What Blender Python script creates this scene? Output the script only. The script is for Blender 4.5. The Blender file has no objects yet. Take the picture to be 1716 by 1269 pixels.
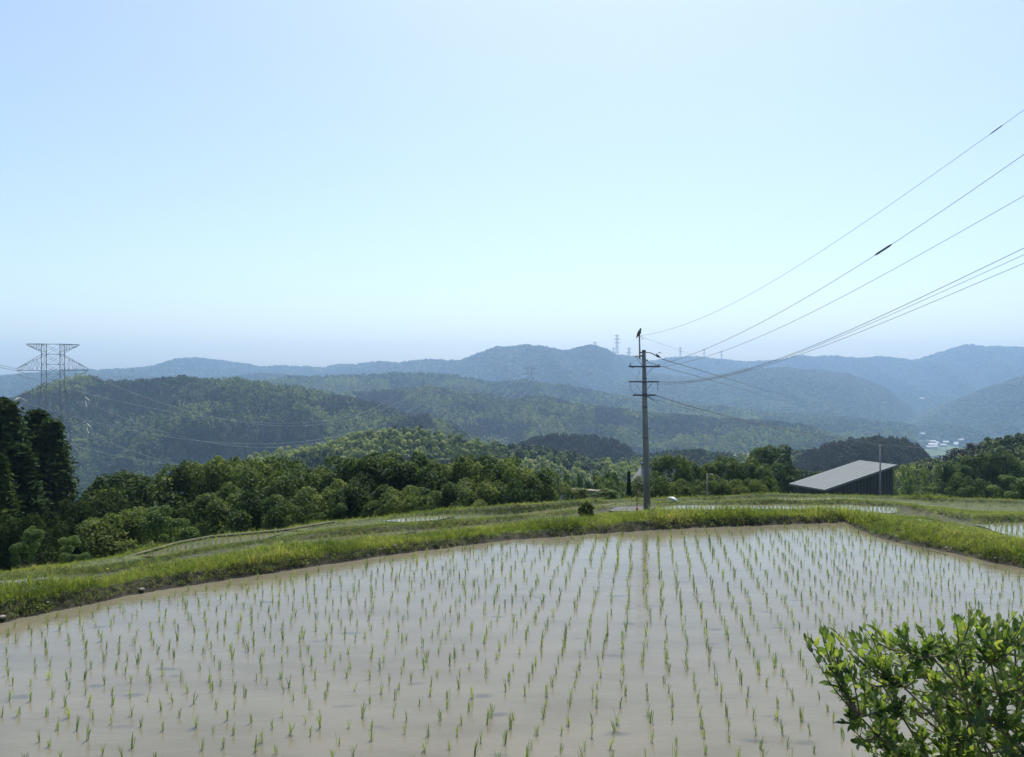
import bpy, math, random
import numpy as np
from mathutils import Vector, Matrix, Euler, noise as mnoise

random.seed(7); rng = np.random.default_rng(7)
SC = bpy.context.scene
COL = SC.collection
F, CX, CY = 1280.0, 858.0, 634.5          # focal length and optical centre of the photograph, in its pixels
def P(px, py, D): return Vector(((px-CX)/F*D, D, -(py-CY)/F*D))
def PZ(px, py, z):
    D = -z*F/(py-CY); return Vector(((px-CX)/F*D, D, z))

# ------------------------------------------------------------------ camera, sky, sun, exposure
cam = bpy.data.objects.new('camera', bpy.data.cameras.new('camera')); COL.objects.link(cam)
cam.data.sensor_width = 36; cam.data.lens = 36*F/1716
cam.data.clip_start = 0.1; cam.data.clip_end = 20000
cam.location = (0, 0, 0); cam.rotation_euler = (math.radians(90), 0, 0)
SC.camera = cam

SUN_EL, SUN_AZ = 62.0, 10.0               # azimuth measured from the view direction towards the right
world = bpy.data.worlds.new('World'); SC.world = world; world.use_nodes = True
nt = world.node_tree; nt.nodes.clear()
sky = nt.nodes.new('ShaderNodeTexSky'); sky.sky_type = 'NISHITA'; sky.sun_disc = False
sky.sun_elevation = math.radians(SUN_EL); sky.sun_rotation = math.radians(SUN_AZ)
sky.air_density = 1.0; sky.dust_density = 2.1; sky.ozone_density = 1.6; sky.altitude = 200
bg = nt.nodes.new('ShaderNodeBackground'); bg.inputs['Strength'].default_value = 0.114
out = nt.nodes.new('ShaderNodeOutputWorld')
tint = nt.nodes.new('ShaderNodeMix'); tint.data_type = 'RGBA'; tint.blend_type = 'MULTIPLY'; tint.inputs[0].default_value = 1
tint.inputs[7].default_value = (1.0, 1.015, 1.0, 1)          # slightly cyan summer sky
nt.links.new(sky.outputs[0], tint.inputs[6]); nt.links.new(tint.outputs[2], bg.inputs['Color']); nt.links.new(bg.outputs[0], out.inputs['Surface'])

sl = bpy.data.lights.new('sun', 'SUN'); sl.energy = 3.6; sl.angle = math.radians(0.5); sl.color = (1.0, 0.95, 0.86)
sun = bpy.data.objects.new('sun', sl); COL.objects.link(sun)
el, az = math.radians(SUN_EL), math.radians(SUN_AZ)
sdir = Vector((math.sin(az)*math.cos(el), math.cos(az)*math.cos(el), math.sin(el)))
sun.rotation_euler = sdir.to_track_quat('Z', 'Y').to_euler()

SC.view_settings.view_transform = 'Standard'; SC.view_settings.look = 'None'
SC.view_settings.exposure = 0.7; SC.view_settings.gamma = 1.0; SC.view_settings.use_curve_mapping = False
SC.render.engine = 'CYCLES'
SC.cycles.max_bounces = 7; SC.cycles.diffuse_bounces = 3; SC.cycles.glossy_bounces = 3
SC.cycles.transmission_bounces = 4; SC.cycles.volume_bounces = 2; SC.cycles.transparent_max_bounces = 8
SC.cycles.use_denoising = True; SC.cycles.caustics_reflective = False; SC.cycles.caustics_refractive = False
SC.cycles.sample_clamp_indirect = 6

# ------------------------------------------------------------------ tags and mesh helpers
def tag(o, label=None, cat=None, group=None, kind=None):
    if label: o['label'] = label
    if cat: o['category'] = cat
    if group: o['group'] = group
    if kind: o['kind'] = kind
    return o
def empty(name, loc, label=None, cat=None, group=None):
    o = bpy.data.objects.new(name, None); o.location = loc; o.empty_display_size = .3; COL.objects.link(o)
    return tag(o, label, cat, group)
def mesh_np(name, V, Fa, mat=None, smooth=False):
    """V (n,3), Fa (m,3|4) arrays -> mesh"""
    V = np.asarray(V, np.float32); Fa = np.asarray(Fa, np.int32)
    me = bpy.data.meshes.new(name); k = Fa.shape[1]
    me.vertices.add(len(V)); me.vertices.foreach_set('co', V.ravel())
    me.loops.add(Fa.size); me.loops.foreach_set('vertex_index', Fa.ravel())
    me.polygons.add(len(Fa)); me.polygons.foreach_set('loop_start', np.arange(len(Fa), dtype=np.int32)*k)
    me.polygons.foreach_set('loop_total', np.full(len(Fa), k, np.int32))
    me.polygons.foreach_set('use_smooth', np.full(len(Fa), smooth))
    if mat: me.materials.append(mat)
    me.update(); me.validate(); return me
def link(name, me, parent=None, loc=None, rot=None, scale=None):
    o = bpy.data.objects.new(name, me); COL.objects.link(o)
    if parent: o.parent = parent
    if loc is not None: o.location = loc
    if rot is not None: o.rotation_euler = rot
    if scale is not None: o.scale = scale
    return o
class MB:
    """collects boxes and tubes into ONE mesh"""
    def __init__(s): s.v = []; s.f = []
    def add(s, vs, fs):
        n = len(s.v); s.v += [tuple(v) for v in vs]; s.f += [tuple(i+n for i in f) for f in fs]; return s
    def box(s, c, d, rz=0, M=None):
        M = M or Matrix.Rotation(rz, 4, 'Z'); c = Vector(c)
        vs = [c + (M @ Vector((x*d[0]/2, y*d[1]/2, z*d[2]/2))) for x in (-1,1) for y in (-1,1) for z in (-1,1)]
        return s.add(vs, [(0,1,3,2),(4,6,7,5),(0,4,5,1),(2,3,7,6),(0,2,6,4),(1,5,7,3)])
    def tube(s, pts, r, n=8, cap=True):
        pts = [Vector(p) for p in pts]; R = r if hasattr(r, '__len__') else [r]*len(pts)
        vs = []; fs = []; up = Vector((0,0,1)); prev = None
        for i, p in enumerate(pts):
            t = (pts[min(i+1, len(pts)-1)] - pts[max(i-1, 0)]).normalized()
            if prev is None:
                a = t.cross(up if abs(t.z) < .95 else Vector((1,0,0))).normalized()
            else:
                a = (prev - t*prev.dot(t)).normalized()
            prev = a; b = t.cross(a)
            for k in range(n):
                th = 2*math.pi*k/n; vs.append(p + (a*math.cos(th) + b*math.sin(th))*R[i])
        for i in range(len(pts)-1):
            for k in range(n):
                fs.append((i*n+k, i*n+(k+1) % n, (i+1)*n+(k+1) % n, (i+1)*n+k))
        if cap: fs += [tuple(range(n-1, -1, -1)), tuple(range((len(pts)-1)*n, len(pts)*n))]
        return s.add(vs, fs)
    def build(s, name, mat, parent=None, smooth=False, loc=None):
        me = bpy.data.meshes.new(name); me.from_pydata(s.v, [], s.f); me.update()
        if smooth: me.polygons.foreach_set('use_smooth', np.full(len(me.polygons), True))
        if mat: me.materials.append(mat)
        return link(name, me, parent, loc)

# ------------------------------------------------------------------ materials
def new_mat(name):
    m = bpy.data.materials.new(name); m.use_nodes = True; t = m.node_tree; t.nodes.clear()
    return m, t, t.nodes.new, t.links.new
def ramp(N, stops):
    r = N('ShaderNodeValToRGB'); e = r.color_ramp.elements
    while len(e) < len(stops): e.new(.5)
    for q, (p, c) in zip(e, stops): q.position = p; q.color = (*c, 1)
    return r
def mat_solid(name, c1, c2, scale=4, rough=.7, metallic=0, bump=.0, spec=.4, stretch=(1,1,1)):
    m, t, N, L = new_mat(name)
    tc = N('ShaderNodeTexCoord'); mp = N('ShaderNodeMapping'); mp.inputs['Scale'].default_value = stretch
    nz = N('ShaderNodeTexNoise'); nz.inputs['Scale'].default_value = scale; nz.inputs['Detail'].default_value = 6
    r = ramp(N, [(.3, c1), (.7, c2)]); b = N('ShaderNodeBsdfPrincipled'); o = N('ShaderNodeOutputMaterial')
    L(tc.outputs['Object'], mp.inputs[0]); L(mp.outputs[0], nz.inputs['Vector']); L(nz.outputs[0], r.inputs[0])
    L(r.outputs[0], b.inputs['Base Color'])
    b.inputs['Roughness'].default_value = rough; b.inputs['Metallic'].default_value = metallic
    b.inputs['Specular IOR Level'].default_value = spec
    if bump:
        bp = N('ShaderNodeBump'); bp.inputs['Strength'].default_value = bump; L(nz.outputs[0], bp.inputs['Height']); L(bp.outputs[0], b.inputs['Normal'])
    L(b.outputs[0], o.inputs[0]); return m
def mat_leaf(name, stops, transl=.35, src='random', scale=.01, detail=2, spec=.25, rough=.55, jitter=.35, gscale=3.0):
    """leaf colour picked by a ramp from: the instance / object random number mixed with large noise in world space"""
    m, t, N, L = new_mat(name)
    oi = N('ShaderNodeObjectInfo'); geo = N('ShaderNodeNewGeometry')
    nz = N('ShaderNodeTexNoise'); nz.inputs['Scale'].default_value = scale; nz.inputs['Detail'].default_value = detail
    L((oi.outputs['Location'] if src == 'instance' else geo.outputs['Position']), nz.inputs['Vector'])
    n2 = N('ShaderNodeTexNoise'); n2.inputs['Scale'].default_value = gscale; n2.inputs['Detail'].default_value = 3
    L(geo.outputs['Position'], n2.inputs['Vector'])
    a = N('ShaderNodeMath'); a.operation = 'MULTIPLY_ADD'; a.inputs[1].default_value = jitter; a.inputs[2].default_value = -jitter/2
    L(oi.outputs['Random'], a.inputs[0])
    a2 = N('ShaderNodeMath'); a2.operation = 'MULTIPLY_ADD'; a2.inputs[1].default_value = .3; a2.inputs[2].default_value = -.15
    L(n2.outputs[0], a2.inputs[0])
    s1 = N('ShaderNodeMath'); s1.operation = 'ADD'; L(nz.outputs[0], s1.inputs[0]); L(a.outputs[0], s1.inputs[1])
    s2 = N('ShaderNodeMath'); s2.operation = 'ADD'; L(s1.outputs[0], s2.inputs[0]); L(a2.outputs[0], s2.inputs[1])
    r = ramp(N, stops); L(s2.outputs[0], r.inputs[0])
    b = N('ShaderNodeBsdfPrincipled'); b.inputs['Roughness'].default_value = rough; b.inputs['Specular IOR Level'].default_value = spec
    L(r.outputs[0], b.inputs['Base Color'])
    tr = N('ShaderNodeBsdfTranslucent'); mxc = N('ShaderNodeMix'); mxc.data_type = 'RGBA'; mxc.blend_type = 'MULTIPLY'
    mxc.inputs[0].default_value = 1; L(r.outputs[0], mxc.inputs[6]); mxc.inputs[7].default_value = (1.2, 1.22, .55, 1)
    L(mxc.outputs[2], tr.inputs['Color'])
    mx = N('ShaderNodeMixShader'); mx.inputs[0].default_value = transl
    L(b.outputs[0], mx.inputs[1]); L(tr.outputs[0], mx.inputs[2])
    o = N('ShaderNodeOutputMaterial'); L(mx.outputs[0], o.inputs[0]); return m

DK, MD, LT, YL = (.016,.030,.013), (.035,.062,.020), (.075,.120,.035), (.15,.21,.055)
M_forest = mat_leaf('forest_leaf', [(.30, (.012,.024,.013)), (.42, (.034,.058,.022)), (.50, (.075,.115,.038)), (.58, (.13,.175,.06)), (.70, (.20,.24,.09))],
                    transl=.25, src='instance', scale=.0075, detail=3, gscale=.6)
M_forest_far = mat_leaf('far_forest_leaf', [(.32, (.014,.026,.014)), (.47, (.024,.042,.018)), (.57, (.036,.058,.024)), (.70, (.06,.085,.034))],
                    transl=.12, src='instance', scale=.003, detail=4, jitter=.12, spec=.05, gscale=.05)
M_cedarf = mat_leaf('cedar_forest_leaf', [(.3, (.009,.018,.012)), (.55, (.018,.033,.018)), (.75, (.035,.055,.022))], transl=.12, src='instance', scale=.02, gscale=.6)
M_bamboo = mat_leaf('bamboo_leaf', [(.2, (.03,.055,.024)), (.5, (.085,.13,.05)), (.8, (.17,.22,.09))], transl=.4, src='instance', scale=.02, gscale=.8, jitter=.6)
M_tree = mat_leaf('broad_leaf', [(.22, (.022,.042,.016)), (.42, (.050,.084,.027)), (.58, (.10,.14,.040)), (.8, (.17,.205,.065))], spec=.12, transl=.42, scale=.8, jitter=.25, gscale=4)
M_treed = mat_leaf('dark_broad_leaf', [(.22, (.014,.026,.011)), (.45, (.026,.045,.017)), (.8, (.07,.09,.03))], transl=.35, spec=.03, rough=.8, scale=.8, jitter=.2, gscale=4)
M_treel = mat_leaf('pale_broad_leaf', [(.2, (.04,.075,.022)), (.5, (.085,.14,.035)), (.8, (.17,.23,.07))], transl=.42, scale=.8, jitter=.2, gscale=4)
M_cedar = mat_leaf('cedar_needle', [(.25, (.018,.033,.014)), (.5, (.036,.060,.022)), (.8, (.085,.115,.036))], transl=.22, spec=.02, rough=.8, scale=.6, jitter=.15, gscale=3)
M_bush = mat_leaf('shrub_leaf', [(.20, (.035,.07,.028)), (.35, (.09,.15,.045)), (.50, (.20,.27,.07)), (.70, (.34,.38,.12))], transl=.55, scale=9, jitter=.3, spec=.4, rough=.42, gscale=22)
M_grass = mat_leaf('grass_blade', [(.25, (.085,.125,.026)), (.42, (.155,.21,.042)), (.58, (.23,.28,.062)), (.76, (.36,.36,.13))], transl=.5, src='instance', scale=.5, jitter=.4, gscale=6)
M_weed = mat_leaf('weed_leaf', [(.3, (.03,.055,.02)), (.55, (.07,.105,.03)), (.8, (.16,.16,.07))], transl=.35, src='instance', scale=.6, jitter=.5, gscale=6)
M_rice = mat_leaf('rice_blade', [(.25, (.12,.18,.045)), (.5, (.20,.28,.07)), (.75, (.32,.38,.12))], transl=.45, src='instance', scale=.7, jitter=.4, gscale=5)
M_bark = mat_solid('bark', (.05,.036,.025), (.13,.10,.075), 9, .9, bump=.5)
M_twig = mat_solid('twig_bark', (.07,.05,.032), (.19,.15,.10), 40, .8, bump=.3)
M_conc = mat_solid('pole_concrete', (.15,.145,.135), (.25,.245,.235), 5, .85, bump=.15, stretch=(1,1,.25))
M_steel = mat_solid('galvanised_steel', (.26,.27,.28), (.42,.43,.44), 14, .5, metallic=.6)
M_dsteel = mat_solid('dark_steel', (.07,.075,.08), (.13,.135,.14), 14, .55, metallic=.3)
M_pyl = mat_solid('pylon_steel', (.11,.12,.135), (.15,.16,.175), 2, .8, spec=.1)
M_ins = mat_solid('porcelain', (.25,.24,.23), (.5,.48,.46), 20, .25)
M_wire = mat_solid('cable_sheath', (.15,.155,.16), (.21,.21,.215), 20, .5)
M_cond = mat_solid('aluminium_conductor', (.22,.22,.22), (.30,.30,.30), .2, .6, spec=.2)
M_roofm = mat_solid('roof_metal', (.150,.170,.170), (.165,.185,.184), .9, .75, spec=.15, stretch=(1,1,1))
M_black = mat_solid('black_boards', (.012,.013,.015), (.028,.029,.031), 2.5, .7, stretch=(1,1,.1))
M_white = mat_solid('white_paint', (.36,.36,.35), (.46,.46,.45), 3, .5)
M_plaster = mat_solid('plaster', (.42,.40,.36), (.58,.56,.52), 1.5, .8)
M_tile = mat_solid('roof_tile_grey', (.12,.125,.135), (.26,.265,.28), 1.3, .5)
M_silver = mat_solid('silver_roof', (.32,.33,.34), (.44,.45,.46), .7, .5, spec=.2)
M_thatch = mat_solid('sheet_over_thatch', (.20,.19,.18), (.32,.31,.29), 3, .7)
M_darkrf = mat_solid('ridge_cap_dark', (.05,.05,.055), (.09,.09,.095), 3, .5)
M_glass = mat_solid('window_glass', (.03,.035,.04), (.06,.07,.08), 1, .15)
M_kerb = mat_solid('old_concrete', (.13,.125,.08), (.24,.22,.15), 3, .9, bump=.3)
M_pad = mat_solid('asphalt_patch', (.07,.072,.066), (.12,.12,.112), 6, .9, bump=.3)
M_stone = mat_solid('pale_stone', (.16,.15,.13), (.30,.28,.25), 9, .85, bump=.4)
M_feather = mat_solid('white_feathers', (.75,.75,.72), (.85,.85,.83), 12, .8)
M_dfeather = mat_solid('dark_feathers', (.03,.028,.026), (.09,.08,.07), 12, .8)
M_red = mat_solid('red_paint', (.32,.05,.03), (.45,.08,.05), 8, .6)
M_hill = mat_solid('forest_floor', (.018,.028,.012), (.04,.055,.02), .02, 1.0)

# ground: grass-covered soil, bare mud where the 'soil' attribute says so
def mat_ground():
    m, t, N, L = new_mat('bund_soil')
    geo = N('ShaderNodeNewGeometry'); at = N('ShaderNodeAttribute'); at.attribute_name = 'soil'
    n1 = N('ShaderNodeTexNoise'); n1.inputs['Scale'].default_value = 3.5; n1.inputs['Detail'].default_value = 8; L(geo.outputs['Position'], n1.inputs['Vector'])
    g = ramp(N, [(.3, (.045,.07,.02)), (.7, (.11,.15,.04))]); L(n1.outputs[0], g.inputs[0])
    s = ramp(N, [(.3, (.012,.010,.007)), (.55, (.026,.021,.013)), (.8, (.065,.050,.030))]); L(n1.outputs[0], s.inputs[0])
    mx = N('ShaderNodeMix'); mx.data_type = 'RGBA'; L(at.outputs['Fac'], mx.inputs[0]); L(g.outputs[0], mx.inputs[6]); L(s.outputs[0], mx.inputs[7])
    b = N('ShaderNodeBsdfPrincipled'); b.inputs['Roughness'].default_value = .95; L(mx.outputs[2], b.inputs['Base Color'])
    bp = N('ShaderNodeBump'); bp.inputs['Strength'].default_value = .8; bp.inputs['Distance'].default_value = .05
    L(n1.outputs[0], bp.inputs['Height']); L(bp.outputs[0], b.inputs['Normal'])
    o = N('ShaderNodeOutputMaterial'); L(b.outputs[0], o.inputs[0]); return m
M_ground = mat_ground()
def mat_water(name, c1, c2, c3, rip=.012, spec=.5, rough=.02):
    m, t, N, L = new_mat(name)
    geo = N('ShaderNodeNewGeometry')
    mp = N('ShaderNodeMapping'); mp.inputs['Rotation'].default_value = (0, 0, math.radians(-12)); mp.inputs['Scale'].default_value = (.8, 1.9, 1)
    L(geo.outputs['Position'], mp.inputs[0])
    n1 = N('ShaderNodeTexNoise'); n1.inputs['Scale'].default_value = .9; n1.inputs['Detail'].default_value = 7; n1.inputs['Roughness'].default_value = .55; L(mp.outputs[0], n1.inputs['Vector'])
    r1 = ramp(N, [(.35, c1), (.5, c2), (.68, c3)]); L(n1.outputs[0], r1.inputs[0])
    # footprints and hollows left in the mud by the planters: dark oval hollows
    wv = N('ShaderNodeTexNoise'); wv.inputs['Scale'].default_value = 2.0; L(geo.outputs['Position'], wv.inputs['Vector'])
    mv = N('ShaderNodeVectorMath'); mv.operation = 'MULTIPLY_ADD'; mv.inputs[1].default_value = (.35,.35,.35); L(wv.outputs['Color'], mv.inputs[0]); L(mp.outputs[0], mv.inputs[2])
    vo = N('ShaderNodeTexVoronoi'); vo.inputs['Scale'].default_value = 1.25; L(mv.outputs[0], vo.inputs['Vector'])
    vr = ramp(N, [(.08, (.60,.63,.70)), (.20, (1,1,1))]); L(vo.outputs['Distance'], vr.inputs[0])
    n5 = N('ShaderNodeTexNoise'); n5.inputs['Scale'].default_value = .55; L(geo.outputs['Position'], n5.inputs['Vector'])
    r5 = ramp(N, [(.38, (0,0,0)), (.52, (1,1,1))]); L(n5.outputs[0], r5.inputs[0])
    mx = N('ShaderNodeMix'); mx.data_type = 'RGBA'; mx.blend_type = 'MULTIPLY'; L(r5.outputs[0], mx.inputs[0]); L(r1.outputs[0], mx.inputs[6]); L(vr.outputs[0], mx.inputs[7])
    b = N('ShaderNodeBsdfPrincipled'); b.inputs['IOR'].default_value = 1.45; b.inputs['Roughness'].default_value = rough
    b.inputs['Specular IOR Level'].default_value = spec
    L(mx.outputs[2], b.inputs['Base Color'])
    mp2 = N('ShaderNodeMapping'); mp2.inputs['Scale'].default_value = (1.3, 5.5, 1); L(geo.outputs['Position'], mp2.inputs[0])
    n2 = N('ShaderNodeTexNoise'); n2.inputs['Scale'].default_value = 2.6; n2.inputs['Detail'].default_value = 3; L(mp2.outputs[0], n2.inputs['Vector'])
    bp = N('ShaderNodeBump'); bp.inputs['Strength'].default_value = 1; bp.inputs['Distance'].default_value = rip
    L(n2.outputs[0], bp.inputs['Height']); L(bp.outputs[0], b.inputs['Normal'])
    o = N('ShaderNodeOutputMaterial'); L(b.outputs[0], o.inputs[0]); return m
M_water = mat_water('paddy_water', (.130,.118,.080), (.148,.136,.095), (.165,.151,.107), .0042)
M_water2 = mat_water('muddy_water', (.055,.060,.020), (.075,.072,.028), (.10,.09,.04), .0025, .06, .35)

# ------------------------------------------------------------------ the terraced ground
KX = np.array([-500, 0, 105, 185, 250, 350, 430, 480, 560, 640, 760, 860, 973, 1035, 1085, 1180, 1290, 1415, 1500, 1560, 1640, 1716, 2300], float)
W_X = [-500,0,50,100,150,213,276,338,430,530,593,656,731,806,860,923,985,1073,1161,1290,1405,1418,1430,1464,1513,1563,1613,1662,1716,2300]
W_Y = [1190,1044,1033,1023,1013,999,988,979,964,949,940,930,921,911,905,901,896,890,885,880,876,875,883,899,911,921,931,943,953,1080]
R1X = [-500,0,100,238,326,430,555,645,756,860,985,1073,1180,1290,1400,1416,1432,1464,1513,1563,1613,1662,1716,2300]
R1Y = [1150,1013,998,973,960,946,928,918,905,894,884,875,871,868,867,871,877,893,903,912,921,932,940,1062]
R2Y = [1100,992,980,970,955,938,928,921,912,903,894,884,874,865,862,860,859,861,877,886,899,912,985]
R4Y = [1090,989,977,967,952,935,920,914,908,900,890,879,866,859,859,857,856,856,862,870,884,906,980]
R5Y = [1060,974,965,960,946,925,912,909,900,893,883,873,860,850,848,847,846,846,850,860,878,876,900]
R6Y = [1050,970,961,955,942,922,909,904,892,885,878,869,857,847,845,843,841,841,846,857,872,868,890]
R8Y = [1046,967,957,947,938,916,907,898,885,878,871,867,855,846,843,841,839,838,841,850,858,858,880]
R9Y = [1040,964,954,940,926,903,895,890,880,871,862,862,849,842,840,838,834,834,836,840,843,845,865]
RE  = [1035,961,948,935,922,900,892,888,874,867,853,846,839,837,836,833,827,830,832,834,836,838,860]
Z2 = [-4.15,-4.15,-4.15,-4.2,-4.25,-4.33,-4.4,-4.4,-4.4,-4.4,-4.4,-4.6,-5.2,-5.4,-5.4,-5.4,-5.4,-5.4,-5.4,-5.0,-4.7,-4.7,-4.7]
Z3 = [-4.3,-4.3,-4.35,-4.6,-4.7,-4.7,-4.7,-4.7,-4.9,-5.1,-5.1,-5.8,-5.8,-5.8,-6.0,-6.2,-6.2,-6.2,-6.2,-6.1,-6.0,-6.0,-5.6]
def rows_at(px):
    """list of (D, z, soil) from the main paddy's edge outward, for the direction px"""
    I = lambda a: float(np.interp(px, KX, a))
    w = float(np.interp(px, W_X, W_Y)); w += 1.6*mnoise.noise(Vector((px*.045, 1, 0)))+1.0*mnoise.noise(Vector((px*.17, 2, 0))); D0 = 4*F/(w-CY); out = [(D0-.35, -4.14, 1.), (D0, -4.0, 1.)]
    y1 = float(np.interp(px, R1X, R1Y))+3.0*mnoise.noise(Vector((px*.05, 7, 0)))+2.2*mnoise.noise(Vector((px*.21, 9, 0))); D1 = D0+.26; out += [(D1, -(y1-CY)/F*D1, .9)]
    y2 = min(I(R2Y), y1-4); D2 = D0+1.25; z2f = -(y2-CY)/F*D2
    out += [(D1+.12, (-(y1-CY)/F*D1)+.02, .1), (D2, z2f, .1)]
    z2, z3 = I(Z2), I(Z3)
    y4 = min(I(R4Y), y2-1); D4 = -z2*F/(y4-CY); D5 = -z2*F/(min(I(R5Y), y4-3)-CY)
    out += [((D2+D4)/2, -((y2+y4)/2-CY)/F*(D2+D4)/2, .1), (D4, z2, .5), (D5, z2, .8)]
    D6 = D5+.25; y6 = I(R6Y); out += [(D6, -(y6-CY)/F*D6, .8)]
    y8 = min(I(R8Y), y6-1); D8 = -z3*F/(y8-CY); D9 = -z3*F/(I(R9Y)-CY); D7 = min(D6+.7, (D6+D8)/2); y7 = (y6+y8)/2
    out += [(D7, -(y7-CY)/F*D7, .1), (D8, z3, .4), (D9, z3, .4)]
    DE = D9+.7; ye = I(RE); zE = -(ye-CY)/F*DE
    out += [(D9+.2, -(ye+.6-CY)/F*(D9+.2), .5), (DE, zE, .1), (DE+1.4, zE-.9, .2), (DE+7, zE-4.2, .2)]
    out += [(75, -19, 0), (150, -42, 0), (400, -100, 0), (1000, -166, 0), (3000, -170, 0), (5000, -172, 0)]
    return out
def ground_z(px, D):
    r = rows_at(px); return float(np.interp(D, [a[0] for a in r], [a[1] for a in r]))
SUB = [1,2,1,2,4,4,3,2,3,4,2,2,2,2,3,4,4,4,4,3,3]
cols = np.arange(-500, 2301, 7.0)
grid = []; soil = []
for px in cols:
    r = rows_at(px); line = []; so = []
    for k in range(len(r)-1):
        for j in range(SUB[k]):
            f = j/SUB[k]; D = r[k][0]*(1-f)+r[k+1][0]*f; z = r[k][1]*(1-f)+r[k+1][1]*f
            x = (px-CX)/F*D
            if 2 <= k <= 15: z += .045*mnoise.noise(Vector((x*1.7, D*1.7, 0))) - (.02 if k in (6,10) else 0)
            if k > 15: z += D*.01*mnoise.noise(Vector((x/D*9, math.log(D)*3, 2)))
            line.append((x, D, z)); so.append(r[k][2]*(1-f)+r[k+1][2]*f)
    line.append(((px-CX)/F*r[-1][0], r[-1][0], r[-1][1])); so.append(0)
    grid.append(line); soil.append(so)
G = np.array(grid); nc, nr = G.shape[:2]
idx = np.arange(nc*nr).reshape(nc, nr)
faces = np.stack([idx[:-1,:-1], idx[1:,:-1], idx[1:,1:], idx[:-1,1:]], -1).reshape(-1, 4)
me = mesh_np('terraced_ground', G.reshape(-1, 3), faces, M_ground, True)
a = me.attributes.new('soil', 'FLOAT', 'POINT'); a.data.foreach_set('value', np.array(soil, np.float32).ravel())
tag(link('terraced_ground', me), kind='structure')

# the near embankment under the viewpoint
rows = [(-60,-1.2),(-2,-1.5),(2.6,-1.75),(3.4,-2.0),(4.4,-3.0),(5.4,-3.9),(6.2,-4.15)]
V = []; xs = np.linspace(-45, 45, 91)
for D, z in rows:
    for x in xs: V.append((x, D, z + .06*mnoise.noise(Vector((x*1.3, D, 5)))))
n = len(xs); fa = [(i*n+j, i*n+j+1, (i+1)*n+j+1, (i+1)*n+j) for i in range(len(rows)-1) for j in range(n-1)]
me = mesh_np('near_embankment', V, fa, M_ground, True)
me.attributes.new('soil', 'FLOAT', 'POINT').data.foreach_set('value', np.full(len(V), .2, np.float32))
tag(link('near_embankment', me), kind='structure')

def water_sheet(name, px0, px1, top, bot, z, mat=None, step=12):
    """level sheet between two picture-measured shore lines on the plane z"""
    V = []; xs = np.arange(px0, px1+1, step)
    for px in xs:
        k_ = max(.04, min(1, (px-px0)/34, (px1-px)/34)) if z != -4.0 else 1
        d0_, d1_ = bot(px), top(px); dm = d0_*.45+d1_*.55
        for D in (dm+(d0_-dm)*k_, dm+(d1_-dm)*k_):
            V.append(((px-CX)/F*D, D, z))
    fa = [(2*i, 2*i+2, 2*i+3, 2*i+1) for i in range(len(xs)-1)]
    o = link(name, mesh_np(name, V, fa, mat or M_water)); return tag(o, kind='structure')
wD = lambda px: 4*F/(np.interp(px, W_X, W_Y)-CY)+.20
water_sheet('paddy_water', -500, 2300, wD, lambda px: 5.5, -4.0)
def lv(tab, z): return lambda px: -z*F/(np.interp(px, KX, tab)-CY)
SHEETS = [(-500, 112, R5Y, R4Y, -4.15, M_water), (455, 700, R5Y, R4Y, -4.4, M_water2),
          (1100, 1525, R5Y, R4Y, -5.4, M_water), (1632, 2300, R5Y, R4Y, -4.7, M_water),
          (236, 480, R9Y, R8Y, -4.7, M_water2), (640, 765, R9Y, R8Y, -5.1, M_water), (858, 1040, R9Y, R8Y, -5.8, M_water),
          (1285, 1455, R9Y, R8Y, -6.2, M_water)]
for a_, b_, tp, bt, z, m_ in SHEETS:
    f1, f2 = lv(tp, z), lv(bt, z)
    water_sheet('terrace_water', a_, b_, (lambda px, f=f1: f(px)-.05), (lambda px, f=f2: f(px)+.05), z+.012, m_, 8)

# pale concrete lip along the outer side of the muddy terrace
lip = [(150,950),(185,944),(218,932),(250,923),(300,909),(350,900),(430,893),(480,888),(520,881),(560,874.5)]
mb = MB(); mb.tube([PZ(x, y, -4.66) for x, y in lip], [.035]*len(lip), 6)
o = mb.build('terrace_kerb', M_kerb); tag(o, kind='structure')
# grey paved patch beside the utility pole
mb = MB(); q = [PZ(1020,856,-5.33), PZ(1083,858,-5.33), PZ(1098,849,-5.33), PZ(1035,849,-5.33)]
mb.add(q + [v-Vector((0,0,.15)) for v in q], [(0,1,2,3),(0,4,5,1),(1,5,6,2),(2,6,7,3),(3,7,4,0)])
tag(mb.build('paved_path', M_pad), kind='structure')

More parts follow.
